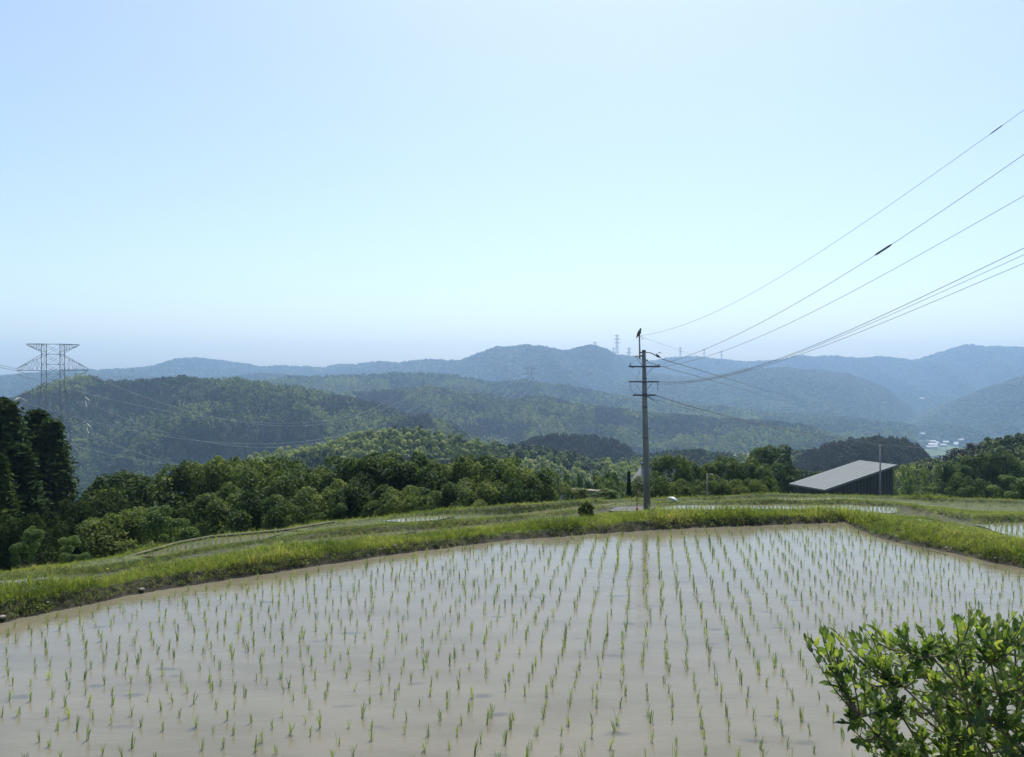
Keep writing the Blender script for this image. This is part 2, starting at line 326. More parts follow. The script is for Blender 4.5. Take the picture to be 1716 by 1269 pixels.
# ------------------------------------------------------------------ instancing of uncountable growth (geometry nodes)
def scatter(name, pts, rotz, scl, idx, protos, label=None, scl_z=None):
    """pts (n,3) -> one 'stuff' object whose modifier instances the proto meshes"""
    pts = np.asarray(pts, np.float32); n = len(pts)
    me = bpy.data.meshes.new(name); me.vertices.add(n); me.vertices.foreach_set('co', pts.ravel())
    rot = np.zeros((n, 3), np.float32); rot[:, 2] = rotz
    sc = np.stack([scl, scl, scl if scl_z is None else scl_z], 1).astype(np.float32)
    at = me.attributes.new('rot', 'FLOAT_VECTOR', 'POINT'); at.data.foreach_set('vector', rot.ravel())
    at = me.attributes.new('scl', 'FLOAT_VECTOR', 'POINT'); at.data.foreach_set('vector', sc.ravel())
    at = me.attributes.new('pick', 'INT', 'POINT'); at.data.foreach_set('value', np.asarray(idx, np.int32))
    o = bpy.data.objects.new(name, me); COL.objects.link(o)
    ng = bpy.data.node_groups.new(name+'_nodes', 'GeometryNodeTree')
    ng.interface.new_socket('Geometry', in_out='INPUT', socket_type='NodeSocketGeometry')
    ng.interface.new_socket('Geometry', in_out='OUTPUT', socket_type='NodeSocketGeometry')
    N = ng.nodes.new; L = ng.links.new
    gi, go = N('NodeGroupInput'), N('NodeGroupOutput')
    ip = N('GeometryNodeInstanceOnPoints'); ip.inputs['Pick Instance'].default_value = True
    jn = N('GeometryNodeJoinGeometry')
    for pr in reversed(protos):
        ob = N('GeometryNodeObjectInfo'); ob.inputs['Object'].default_value = pr; ob.inputs['As Instance'].default_value = True
        L(ob.outputs['Geometry'], jn.inputs[0])
    def na(nm, ty):
        q = N('GeometryNodeInputNamedAttribute'); q.data_type = ty; q.inputs['Name'].default_value = nm; return q.outputs['Attribute']
    L(gi.outputs[0], ip.inputs['Points']); L(jn.outputs[0], ip.inputs['Instance'])
    L(na('pick', 'INT'), ip.inputs['Instance Index']); L(na('scl', 'FLOAT_VECTOR'), ip.inputs['Scale'])
    e2r = N('FunctionNodeEulerToRotation'); L(na('rot', 'FLOAT_VECTOR'), e2r.inputs[0]); L(e2r.outputs[0], ip.inputs['Rotation'])
    L(ip.outputs[0], go.inputs[0])
    md = o.modifiers.new('scatter', 'NODES'); md.node_group = ng
    tag(o, label, kind='stuff'); return o
PROTO_COL = bpy.data.collections.new('prototypes')
def proto(name, me):
    o = bpy.data.objects.new(name, me); PROTO_COL.objects.link(o); return o

def leaf_cards(C, Nrm, size, aspect=.6, spread=.7, seed=0, zs=1.):
    """small bent leaf quads at centres C, facing roughly Nrm"""
    r = np.random.default_rng(seed); n = len(C)
    Nn = Nrm + r.normal(0, spread, (n, 3)); Nn /= np.linalg.norm(Nn, axis=1)[:, None]+1e-9
    A = np.cross(Nn, r.normal(0, 1, (n, 3))); A /= np.linalg.norm(A, axis=1)[:, None]+1e-9
    B = np.cross(Nn, A); s = (size*r.uniform(.6, 1.4, n))[:, None]
    p0 = C - A*s; p1 = C - B*s*aspect + Nn*s*.15; p2 = C + A*s; p3 = C + B*s*aspect + Nn*s*.15
    V = np.stack([p0, p1, p2, p3], 1); V[:, :, 2] = C[:, None, 2] + (V[:, :, 2]-C[:, None, 2])*zs
    return V.reshape(-1, 3), np.arange(4*n).reshape(n, 4)
def lumps_crown(nl, n, size, seed, shape='round', flat=.75):
    """points on the shells of many small lumps that fill a crown of unit radius / unit height (0..1)"""
    r = np.random.default_rng(seed); L = []
    for i in range(nl):
        h = r.uniform(.12, .95)
        if shape == 'round': R = math.sqrt(max(0, 1-((h-.45)/.58)**2))
        elif shape == 'cone': R = (1-h)**.8*.95+.06
        elif shape == 'wide': R = math.sqrt(max(0, 1-((h-.55)/.5)**2))
        a_ = r.uniform(0, 2*math.pi); rad = R*math.sqrt(r.uniform(.1, 1))*.80
        L.append((rad*math.cos(a_), rad*math.sin(a_), h, r.uniform(.15, .31)*(.55+.5*R)))
    L = np.array(L); w = L[:, 3]**2; k = r.choice(nl, n, p=w/w.sum())
    d = r.normal(0, 1, (n, 3)); d /= np.linalg.norm(d, axis=1)[:, None]
    flip = (d[:, 2] < -.2) & (r.random(n) < .6); d[flip, 2] *= -1
    rr = L[k, 3]*r.uniform(.75, 1.08, n)
    C = np.stack([L[k,0]+d[:,0]*rr, L[k,1]+d[:,1]*rr, L[k,2]+d[:,2]*rr*flat*.7], 1)
    d[:, 2] += .55
    V, Fa = leaf_cards(C, d, size, seed=seed+1, zs=.55 if shape != 'cone' else .4); return V, Fa
def ico(sub):
    import bmesh
    bm = bmesh.new(); bmesh.ops.create_icosphere(bm, subdivisions=sub, radius=1)
    V = np.array([v.co[:] for v in bm.verts]); Fc = np.array([[v.index for v in f.verts] for f in bm.faces]); bm.free(); return V, Fc

# forest clumps
def clump_mesh(name, seed, mat, kind):
    if kind == 'broad': V, Fa = lumps_crown(9, 520, .085, seed, 'round')
    elif kind == 'cedar': V, Fa = lumps_crown(16, 420, .075, seed, 'cone')
    elif kind == 'bamboo':
        r = np.random.default_rng(seed); Vs = []; n = 0; C = []; D = []
        for q in range(7):
            bx, by = r.normal(0, .45, 2); hh = r.uniform(.75, 1.1); lean = r.normal(0, .25, 2)
            for j in range(60):
                t_ = r.uniform(.3, 1); C.append((bx+lean[0]*t_*t_+r.normal(0,.12*(1.3-t_)), by+lean[1]*t_*t_+r.normal(0,.12*(1.3-t_)), hh*t_)); D.append((0,0,1))
        V, Fa = leaf_cards(np.array(C), np.array(D, float), .075, .4, .9, seed)
    return mesh_np(name, V, Fa, mat)
def blob_mesh(name, seed, mat, kind, fmat=None):
    V, Fa = ico(3); r = random.Random(seed); off = Vector((seed*3.1, 0, 0)); W = []
    for v in V:
        p = Vector(v); s = 1 + .35*mnoise.noise(p*1.6+off) + .22*mnoise.noise(p*4+off)
        if kind == 'cone': z = v[2]*.5+.5; W.append((v[0]*s*(1.1-z*.9), v[1]*s*(1.1-z*.9), z*1.0))
        else: W.append((v[0]*s, v[1]*s, v[2]*s*.55+.5))
    return mesh_np(name, W, Fa, mat, True)
BROAD = [proto('forest_tree', clump_mesh('forest_tree', 10+i, M_forest, 'broad')) for i in range(4)]
CEDARF = [proto('cedar_clump', clump_mesh('cedar_clump', 30+i, M_cedarf, 'cedar')) for i in range(3)]
BAMB = [proto('bamboo_clump', mesh_np('bamboo_clump', *lumps_crown(8, 420, .075, 40+i, 'cone'), M_bamboo)) for i in range(3)]
FARB = [proto('far_tree', blob_mesh('far_tree', 50+i, M_forest_far, 'round')) for i in range(3)] + [proto('far_cedar', blob_mesh('far_cedar', 60, M_forest_far, 'cone'))]

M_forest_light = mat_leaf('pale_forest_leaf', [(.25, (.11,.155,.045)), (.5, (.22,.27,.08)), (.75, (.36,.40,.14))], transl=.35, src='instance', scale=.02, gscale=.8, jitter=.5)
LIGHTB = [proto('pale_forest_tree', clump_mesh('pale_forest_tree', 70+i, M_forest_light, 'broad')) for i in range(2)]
# ------------------------------------------------------------------ hills
def fbm(x, y, s=0., o=4):
    v = 0; a_ = 1; f = 1
    for k in range(o):
        v += a_*mnoise.noise(Vector((x*f+s, y*f-s*.7, s*1.3))); a_ *= .5; f *= 2.03
    return v
def hill(name, crest, Dc, wf, zb, seed, size, mix, count, spur=.3, back=.5, step=14, nr=26, canopy=True, lab=None, back_drop=.6, crest_noise=1.):
    """crest: [(px, py)], Dc: distance (or [(px, D)]) of the crest line, wf: depth of the front slope, zb: foot height"""
    cx = [c[0] for c in crest]; cy = [c[1] for c in crest]
    px = np.arange(cx[0], cx[-1]+1, step); Gd = np.zeros((len(px), nr+5, 3))
    for i, p in enumerate(px):
        D = Dc if not isinstance(Dc, list) else float(np.interp(p, [d[0] for d in Dc], [d[1] for d in Dc]))
        yc = float(np.interp(p, cx, cy)); zc = -(yc-CY)/F*D - size*.42 + size*.35*mnoise.noise(Vector((p*.09, seed, 0))); xw = (p-CX)/F
        hgt = max(zc-zb, 2)
        for j in range(nr+5):
            if j < 5:                                              # back slope
                s = (5-j)/5; Dj = D + wf*back*s; z = zc - hgt*back_drop*s**1.3
            else:
                s = (j-4)/(nr); Dj = D - wf*s
                pr = 1 - (s*s*(3-2*s))*.75 - .25*s
                z = zb + hgt*pr
                X = xw*Dj/wf*2.2
                rid = 1-abs(fbm(X*1.3+.5*fbm(X, s, seed+5, 2), s*.9, seed, 4))*2
                z += hgt*spur*1.5*(min(rid, .9)-.9)*min(1, 2.2*s)*min(1, 3*(1-s))
            Gd[i, j] = (xw*Dj, Dj, z)
    ncx, nrx = Gd.shape[:2]; idn = np.arange(ncx*nrx).reshape(ncx, nrx)
    fa = np.stack([idn[:-1,:-1], idn[:-1,1:], idn[1:,1:], idn[1:,:-1]], -1).reshape(-1, 4)
    tag(link(name, mesh_np(name, Gd.reshape(-1, 3), fa, M_hill, True)), kind='structure')
    if not canopy: return Gd
    # crown positions: random over the slope, weighted by area
    A = Gd[:-1,:-1]; B = Gd[1:,:-1]; Cc = Gd[:-1,1:]
    ar = np.linalg.norm(np.cross(B-A, Cc-A), axis=2); ar[:, :3] = 0
    w = ar.ravel()/ar.sum(); r = np.random.default_rng(seed)
    k = r.choice(len(w), count, p=w); ii, jj = np.unravel_index(k, ar.shape)
    u, v = r.random(count)[:, None], r.random(count)[:, None]
    Pt = (A[ii,jj]*(1-u)+B[ii,jj]*u)*(1-v) + (Cc[ii,jj]*(1-u)+Gd[ii+1,jj+1]*u)*v
    return Gd, Pt
def noisev(P_, sc, sd):
    return np.array([mnoise.noise(Vector((p[0]*sc+sd, p[1]*sc, sd))) + .5*mnoise.noise(Vector((p[0]*sc*2.3+sd, p[1]*sc*2.3, sd+4))) for p in P_])
def forest(name, Pt, size, kinds, label, seed, zs=1.0):
    """kinds: function(points, noise) -> which species; one 'stuff' object per hill"""
    r = np.random.default_rng(seed+99); n = len(Pt)
    ids = kinds(Pt, r); scl = size*.5*r.uniform(.7, 1.35, n); zsc = size*r.uniform(.75, 1.3, n)*zs
    protos = BROAD+CEDARF+BAMB+FARB+LIGHTB
    Pt = Pt.copy(); Pt[:, 2] -= size*.15
    scatter(name, Pt, r.uniform(0, 6.28, n), scl, ids, protos, label, zsc)
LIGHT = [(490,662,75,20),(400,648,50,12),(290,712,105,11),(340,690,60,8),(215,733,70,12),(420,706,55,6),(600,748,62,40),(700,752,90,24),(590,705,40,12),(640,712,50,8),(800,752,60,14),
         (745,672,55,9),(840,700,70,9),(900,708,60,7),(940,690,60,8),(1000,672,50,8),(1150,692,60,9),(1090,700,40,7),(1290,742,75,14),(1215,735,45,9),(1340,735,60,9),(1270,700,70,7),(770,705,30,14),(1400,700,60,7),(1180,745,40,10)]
DARK = [(190,680,130,26),(470,735,120,22),(560,680,50,10),(690,730,45,26),(820,735,50,12),(1050,770,60,14),(1180,730,50,8),(60,700,90,30),(360,760,120,22)]
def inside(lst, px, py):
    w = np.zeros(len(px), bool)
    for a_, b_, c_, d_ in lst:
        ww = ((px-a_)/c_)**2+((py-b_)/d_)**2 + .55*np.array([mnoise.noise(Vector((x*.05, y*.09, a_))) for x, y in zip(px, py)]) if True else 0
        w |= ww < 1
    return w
def species(sc, sd, cedar_t, bam_t):
    def f(P_, r):
        nz = noisev(P_, sc, sd); nz2 = noisev(P_, sc*.8, sd+31); n = len(P_)
        ids = r.integers(0, 4, n); c = nz > cedar_t; ids[c] = r.integers(4, 7, c.sum())
        b = nz2 > bam_t; ids[b] = r.integers(14, 16, b.sum())
        px, py = CX+P_[:,0]/P_[:,1]*F, CY-P_[:,2]/P_[:,1]*F
        dk = inside(DARK, px, py) & (r.random(n) < .9); ids[dk] = r.integers(4, 7, dk.sum())
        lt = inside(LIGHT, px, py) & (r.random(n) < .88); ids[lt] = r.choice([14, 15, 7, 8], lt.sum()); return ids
    return f
far_species = lambda P_, r: r.choice([10, 11, 12, 10, 11, 12, 13], len(P_))

# far skyline ridges
sky_c = [(-400,640),(-200,640),(0,632),(90,622),(150,622),(200,622),(250,618),(290,605),(322,600),(360,602),(400,607),(436,616),(480,615),(545,618),(560,614),(620,609),(690,608),(712,605),(770,606),(795,596),(830,583),(850,584),(880,581),(905,577),(925,580),(943,587),(960,583),(985,579),(1010,585),(1032,597),(1060,600),(1085,604),(1120,598),(1160,599),(1200,603),(1235,607),(1262,606),(1290,603),(1340,598),(1380,597),(1430,601),(1470,599),(1525,604),(1570,592),(1600,584),(1615,578),(1650,583),(1716,581),(1850,575),(2100,600)]
r_ = hill('far_ridge', sky_c, [(-400,3400),(200,3300),(330,3900),(560,4000),(800,3400),(1000,3300),(1100,4300),(1716,4200),(2100,4000)], 1500, -170, 3, 12, None, 130000, spur=.5, step=7, nr=34)
forest('far_ridge_forest', r_[1], 16, far_species, 'blue hazy forest covering the farthest ridge along the skyline', 3)
r_ = hill('left_far_hill', [(-500,660),(-200,645),(0,634),(60,626),(110,624),(150,628),(230,634),(350,636),(440,628),(520,634),(640,646),(740,668)], 2700, 900, -170, 5, 12, None, 42000, spur=.35, step=7)
forest('left_far_hill_forest', r_[1], 14, far_species, 'bluish forest on the low far hill behind the large pylon', 5)
r_ = hill('right_far_hill', [(1030,640),(1100,628),(1180,634),(1240,620),(1330,618),(1420,628),(1480,650),(1530,690),(1560,705)], 2900, 1100, -175, 8, 12, None, 60000, spur=.45, step=7)
forest('right_far_hill_forest', r_[1], 13, far_species, 'blue forest on the broad spur right of the utility pole', 8)
r_ = hill('right_edge_hill', [(1520,712),(1560,690),(1600,672),(1660,650),(1716,632),(1850,610),(2200,600)], 2500, 900, -175, 9, 12, None, 36000, spur=.45, step=7)
forest('right_edge_hill_forest', r_[1], 13, far_species, 'blue forest on the hill falling to the village at the right edge', 9)
# middle distance
r_ = hill('middle_ridge', [(330,640),(430,640),(520,632),(600,634),(700,626),(760,630),(820,645),(880,640),(960,648),(1050,668),(1150,680),(1250,690),(1350,700),(1450,708),(1500,716),(1540,722)], 1900, 800, -172, 12, 10, None, 34000, spur=.45, step=7, nr=32)
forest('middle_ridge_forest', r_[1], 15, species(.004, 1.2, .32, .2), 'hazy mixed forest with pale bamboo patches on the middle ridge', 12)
r_ = hill('middle_spur', [(520,664),(600,658),(660,652),(715,648),(780,660),(850,668),(900,666),(980,680),(1080,694),(1180,702),(1270,708),(1350,716),(1420,740),(1500,765)], 1300, 560, -160, 15, 8, None, 34000, spur=.5, step=6, nr=32)
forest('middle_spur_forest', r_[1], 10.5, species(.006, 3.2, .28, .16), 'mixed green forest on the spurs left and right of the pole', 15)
r_ = hill('left_hill', [(-500,720),(-200,700),(0,670),(60,652),(110,637),(145,627),(180,633),(230,634),(270,628),(300,626),(345,630),(400,634),(440,642),(520,652),(600,668),(680,695),(760,722),(840,760)], 900, 420, -125, 21, 8, None, 36000, spur=.62, step=6, nr=34)
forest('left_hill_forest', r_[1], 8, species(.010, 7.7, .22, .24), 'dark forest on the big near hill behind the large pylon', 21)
r_ = hill('centre_spur', [(560,735),(600,712),(660,700),(713,696),(760,715),(800,742),(850,770)], 780, 200, -115, 27, 8, None, 7000, spur=.3, step=5)
forest('centre_spur_forest', r_[1], 7.5, species(.02, 2.7, .0, .5), 'dark conical forest spur in the centre', 27)
r_ = hill('centre_knoll', [(800,795),(850,764),(872,742),(900,731),(940,727),(1000,731),(1035,740),(1060,756),(1085,780),(1110,800)], 560, 130, -95, 31, 7, None, 6500, spur=.12, step=4)
forest('centre_knoll_forest', r_[1], 5.5, (lambda P_, r: r.integers(4, 7, len(P_))), 'dark cedar wood on the rounded knoll left of the pole', 31)
r_ = hill('bamboo_slope', [(380,800),(450,775),(520,765),(560,752),(600,742),(660,733),(720,738),(780,752),(830,760),(900,768),(960,778),(1000,792),(1090,800)], 330, 110, -66, 35, 5, None, 5200, spur=.25, step=5)
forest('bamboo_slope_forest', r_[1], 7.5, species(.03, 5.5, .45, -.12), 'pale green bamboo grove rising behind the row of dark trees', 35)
r_ = hill('valley_wood', [(1040,778),(1100,765),(1160,760),(1230,768),(1300,765),(1350,760),(1420,770),(1500,790)], 470, 110, -80, 37, 6, None, 6000, spur=.2, step=5)
forest('valley_wood_forest', r_[1], 6, species(.03, 9.5, .1, .3), 'dark valley wood around the white roofed houses', 37)
r_ = hill('right_knoll', [(1310,806),(1330,778),(1352,757),(1385,743),(1430,734),(1470,730),(1512,735),(1540,745),(1555,762),(1575,785),(1600,805)], 380, 80, -66, 41, 6, None, 5500, spur=.1, step=4)
forest('right_knoll_forest', r_[1], 3.6, (lambda P_, r: r.integers(4, 7, len(P_))), 'dark cedar wood on the rounded knoll behind the shed', 41)
r_ = hill('right_near_ridge', [(1440,840),(1490,815),(1530,796),(1570,784),(1620,768),(1660,758),(1716,745),(1850,700),(2200,690)], 150, 60, -32, 45, 4, None, 4200, spur=.2, step=6)
forest('right_near_forest', r_[1], 4.2, species(.06, 4.1, .12, .25), 'mixed trees and bamboo on the slope right of the shed', 45)

# ------------------------------------------------------------------ air
mb = MB(); mb.box((0, 1700, 10), (14000, 6800, 420))
hz = mb.build('haze', None); tag(hz, 'thin blue summer haze filling the valley air', kind='stuff')
m, t, N, L = new_mat('haze_air'); pv = N('ShaderNodeVolumePrincipled')
pv.inputs['Color'].default_value = (.46, .69, 1.0, 1); pv.inputs['Density'].default_value = 2.1e-4; pv.inputs['Anisotropy'].default_value = .3
L(pv.outputs[0], N('ShaderNodeOutputMaterial').inputs['Volume']); hz.data.materials.append(m)
hz.display_type = 'WIRE'

# ------------------------------------------------------------------ grass and weeds on the bunds
def tuft_mesh(name, seed, nb, h, spread, wd, mat, droop=.5):
    r = np.random.default_rng(seed); V = []; Fa = []
    for b in range(nb):
        a_ = r.uniform(0, 6.28); x0, y0 = r.normal(0, spread, 2); hh = h*r.uniform(.45, 1.15); le = r.uniform(.15, droop)*hh
        dx, dy = math.cos(a_), math.sin(a_); px_, py_ = -dy, dx; w = wd*r.uniform(.7, 1.3); n = len(V)
        for t_, ww in ((0, 1), (.45, .9), (.8, .55)):
            c = (x0+dx*le*t_*t_, y0+dy*le*t_*t_, hh*(t_-.18*t_*t_*t_))
            V += [(c[0]-px_*w*ww/2, c[1]-py_*w*ww/2, c[2]), (c[0]+px_*w*ww/2, c[1]+py_*w*ww/2, c[2])]
        V.append((x0+dx*le*1.05, y0+dy*le*1.05, hh*.85)); V.append(V[-1])
        Fa += [(n, n+1, n+3, n+2), (n+2, n+3, n+5, n+4), (n+4, n+5, n+6, n+6)]
    me = bpy.data.meshes.new(name); me.from_pydata(V, [], [tuple(dict.fromkeys(f)) for f in Fa]); me.update(); me.materials.append(mat); return me
GR = [proto('grass_tuft', tuft_mesh('grass_tuft', i, 16, .17, .05, .007, M_grass)) for i in range(4)]
GT = [proto('tall_grass', tuft_mesh('tall_grass', 10+i, 14, .36, .05, .009, M_grass, .7)) for i in range(2)]
def weed_mesh(name, seed, mat):
    r = np.random.default_rng(seed); n = 45
    C = np.stack([r.normal(0, .07, n), r.normal(0, .07, n), np.abs(r.normal(0, .07, n))+.01], 1)
    V, Fa = leaf_cards(C, np.tile([0, 0, 1.], (n, 1)), .022, .6, .8, seed); return mesh_np(name, V, Fa, mat)
WD = [proto('weed_clump', weed_mesh('weed_clump', 20+i, M_weed)) for i in range(3)]
WD += [proto('green_weed', weed_mesh('green_weed', 26, M_grass))]
in_water = lambda px, D: any(a_-6 <= px <= b_+6 and lv(bt, z)(px)-.05 < D < lv(tp, z)(px)+.02 for a_, b_, tp, bt, z, m_ in SHEETS)
pts = []; ids = []; scs = []; rs = random.Random(3)
K = [sum(SUB[:i]) for i in range(len(SUB)+1)]
for i in range(nc-1):
    px = cols[i]+3.5
    if px < -420 or px > 2150: continue
    vis = -60 < px < 1780
    for j in range(K[1], K[15]):
        A, B, Cq, Dq = G[i, j], G[i+1, j], G[i+1, j+1], G[i, j+1]
        ar = np.linalg.norm(np.cross(B-A, Dq-A)); D = A[1]
        seg = max(q for q in range(len(K)) if K[q] <= j)
        den = (420 if D < 18 else 300 if D < 24 else 170 if D < 34 else 110)*(1 if vis else .25)
        if seg in (1,): den *= .55
        if seg in (2,): den *= .9
        if seg in (6, 10): den *= .12 if not in_water(px, D) else 0
        x = ar*den; m_ = int(x) + (rs.random() < x-int(x))
        for _ in range(m_):
            u, v = rs.random(), rs.random(); p = (A*(1-u)+B*u)*(1-v)+(Dq*(1-u)+Cq*u)*v
            ppx = CX+p[0]/p[1]*F
            if seg in (5, 6, 7, 9, 10, 11) and in_water(ppx, p[1]): continue
            if 1016 < ppx < 1100 and 29.5 < p[1] < 33.0 and seg >= 5: continue
            if seg == 1 and p[2] < -3.97: continue
            nzv = mnoise.noise(Vector((p[0]*.5, p[1]*.5, 3)))
            if seg in (1,): k_ = rs.choice([6, 7, 8, 6, 7, 8, 0, 1, 9, 9])
            elif seg == 8 or seg == 7: k_ = rs.choice([6, 7, 8, 0, 1, 2, 3])
            else:
                k_ = rs.choice([0, 1, 2, 3]) if rs.random() < .80 - .7*max(0, nzv) else rs.choice([4, 5, 5, 6, 9, 9])
            s = rs.uniform(.45, 1.15)*(1+.8*nzv)*(1 if D < 24 else 1.15)
            if seg == 2: s *= .9
            if seg == 1: s *= .6
            if seg == 3 and p[1] > 12: s *= .75
            if seg >= 4: s *= .42 if seg not in (5, 9) else .26
            pts.append(p); ids.append(k_); scs.append(s)
scs = np.array(scs); r = np.random.default_rng(2)
scatter('grass', np.array(pts), r.uniform(0, 6.28, len(pts)), scs, ids, GR+GT+WD, 'bright green grass and low weeds covering the bunds between the paddies')
print('grass tufts', len(pts))
# near embankment grass (mostly below the frame)
pts = [(rs.uniform(-6, 9), rs.uniform(2.2, 5.6), 0) for _ in range(4500)]
pts = [(x, y, float(np.interp(y, [q[0] for q in rows], [q[1] for q in rows]))) for x, y, _ in pts if not (abs(x) < 1.0 and y < 3)]
scatter('embankment_grass', pts, r.uniform(0, 6.28, len(pts)), r.uniform(.5, .9, len(pts)), r.integers(0, 4, len(pts)), GR, 'grass on the steep bank below the viewpoint')

# ------------------------------------------------------------------ rice
def seedling_mesh(name, seed):
    r = np.random.default_rng(seed); V = []; Fa = []; nb = int(r.integers(6, 11))
    fan = r.uniform(.15, .6)
    for b in range(nb):
        a_ = r.uniform(0, 6.28); x0, y0 = r.normal(0, .010, 2); hh = r.uniform(.09, .175); le = r.uniform(.3, 1)*fan*hh
        dx, dy = math.cos(a_), math.sin(a_); qx, qy = -dy, dx; w = r.uniform(.006, .009); n = len(V)
        for t_, ww in ((-.15, .6), (.3, .9), (.7, .9), (.9, .5)):
            c = (x0+dx*le*max(t_,0)**1.6, y0+dy*le*max(t_,0)**1.6, hh*(t_-.06*max(t_,0)**4))
            V += [(c[0]-qx*w*ww/2, c[1]-qy*w*ww/2, c[2]), (c[0]+qx*w*ww/2, c[1]+qy*w*ww/2, c[2])]
        V.append((x0+dx*le*1.15, y0+dy*le*1.15, hh*.96))
        Fa += [(n, n+1, n+3, n+2), (n+2, n+3, n+5, n+4), (n+4, n+5, n+7, n+6), (n+6, n+7, n+8)]
    me = bpy.data.meshes.new(name); me.from_pydata(V, [], Fa); me.update(); me.materials.append(M_rice); return me
SEED = [seedling_mesh('seedling', 100+i) for i in range(12)]
ang = math.atan(224/F); ux, uy = math.cos(ang), -math.sin(ang); vx, vy = math.sin(ang), math.cos(ang)   # across / along the planting rows
cand = []; rs = random.Random(11)
for i in range(-90, 120):
    ph = rs.uniform(-.1, .1)
    wob = rs.uniform(-.03, .03)
    for j in range(10, 80):
        v = j*.345 + ph + rs.gauss(0, .055); u = i*.303 + wob + rs.gauss(0, .022 if i > -8 else .045) + .05*mnoise.noise(Vector((i*.3, j*.2, 0)))
        x, y = ux*u+vx*v, uy*u+vy*v
        if y < 5.9: continue
        px = CX + x/y*F
        if not -450 < px < 2200: continue
        if y > wD(px)-.50: continue
        if rs.random() < .05: continue
        if px > 1720 or px < -20: cand.append((1, y, x, px)); continue
        cand.append((0, y, x, px))
vis = sorted([c for c in cand if c[0] == 0 and c[1] > 7.9])
near, rest = vis[:300], vis[300:] + [c for c in cand if c[0] == 1 or c[1] <= 7.9]
for _, y, x, px in near:
    o = link('rice_seedling', SEED[rs.randrange(12)], None, (x, y, -4.0), (rs.gauss(0, .08), rs.gauss(0, .08), rs.uniform(0, 6.28)), [rs.uniform(.75, 1.15)]*3)
    tag(o, 'young rice seedling standing alone in the shallow near water of the large flooded paddy', 'rice seedling', 'rice seedlings in the near half of the large paddy')
sp = [proto('seedling_copy', m_) for m_ in SEED]
n = len(rest); r = np.random.default_rng(5)
scatter('rice_seedlings', [(c[2], c[1], -4.0) for c in rest], r.uniform(0, 6.28, n), r.uniform(.75, 1.2, n), r.integers(0, 12, n), sp, 'rows of young rice seedlings in the farther half of the large flooded paddy')
print('seedlings', len(near), n)
pts = []
for a_, b_, tp, bt, z, m_ in SHEETS:
    f1, f2 = lv(tp, z), lv(bt, z)
    px = a_
    while px < b_:
        D0_, D1_ = f2(px)+.1, f1(px)-.1; D = D0_
        dp = .17/D0_*F
        while D < D1_:
            pts.append(((px-CX)/F*D + rs.gauss(0, .03), D + rs.gauss(0, .04), z)); D += .19
        px += dp
n = len(pts)
scatter('terrace_seedlings', pts, r.uniform(0, 6.28, n), r.uniform(.7, 1.1, n), r.integers(0, 12, n), sp, 'young rice growing in the small terraces beyond the near bund')

# ------------------------------------------------------------------ trees
CROWN = {'round': [mesh_np('crown', *lumps_crown(46, 11000, .036, 200+i, 'round'), M_tree) for i in range(3)],
         'wide': [mesh_np('crown', *lumps_crown(46, 11000, .036, 210+i, 'wide', .6), M_tree) for i in range(3)],
         'dark': [mesh_np('crown', *lumps_crown(40, 9000, .036, 250, 'round'), M_treed)],
         'pale': [mesh_np('crown', *lumps_crown(20, 5500, .042, 220+i, 'round', .7), M_treel) for i in range(2)]}
def cedar_mesh(seed, mat):
    r = np.random.default_rng(seed); C = []; D = []
    for k in range(46):
        h = .04 + .95*(k/46)**.9; R = (1-h)**.88*(.80+.4*r.random())+.02
        for b in range(9):
            a_ = r.uniform(0, 6.28); ln = R*r.uniform(.6, 1.15); nl = 30
            for j in range(nl):
                t_ = r.uniform(.25, 1.05)
                C.append((math.cos(a_)*ln*t_+r.normal(0, .07), math.sin(a_)*ln*t_+r.normal(0, .07), h + .05*math.sin(t_*2.4)-.05*t_*t_+r.normal(0, .010)))
                D.append((math.cos(a_)*.4, math.sin(a_)*.4, 1))
    C = np.array(C); V, Fa = leaf_cards(C, np.array(D, float), .075, .4, .7, seed, .22); return mesh_np('crown', V, Fa, mat)
CROWN['bush'] = [mesh_np('crown', *lumps_crown(34, 2200, .08, 243, 'round'), M_treed)]
CROWN['cedar'] = [cedar_mesh(300+i, M_cedar) for i in range(3)]
def bamboo_mesh(seed):
    r = np.random.default_rng(seed); C = []; D = []
    for q in range(13):
        bx, by = r.normal(0, .42, 2); hh = r.uniform(.7, 1.0); ln = r.normal(0, .3, 2)
        for j in range(560):
            t_ = r.uniform(.12, 1)**.8; s_ = .17*(1.2-t_)+.03
            C.append((bx+ln[0]*t_**2.5+r.normal(0, s_), by+ln[1]*t_**2.5+r.normal(0, s_), hh*t_-.03*abs(r.normal()))); D.append((0, 0, 1))
    V, Fa = leaf_cards(np.array(C), np.array(D, float), .06, .4, .9, seed, .4); return mesh_np('crown', V, Fa, M_bamboo)
CROWN['bamboo'] = [bamboo_mesh(320+i) for i in range(2)]
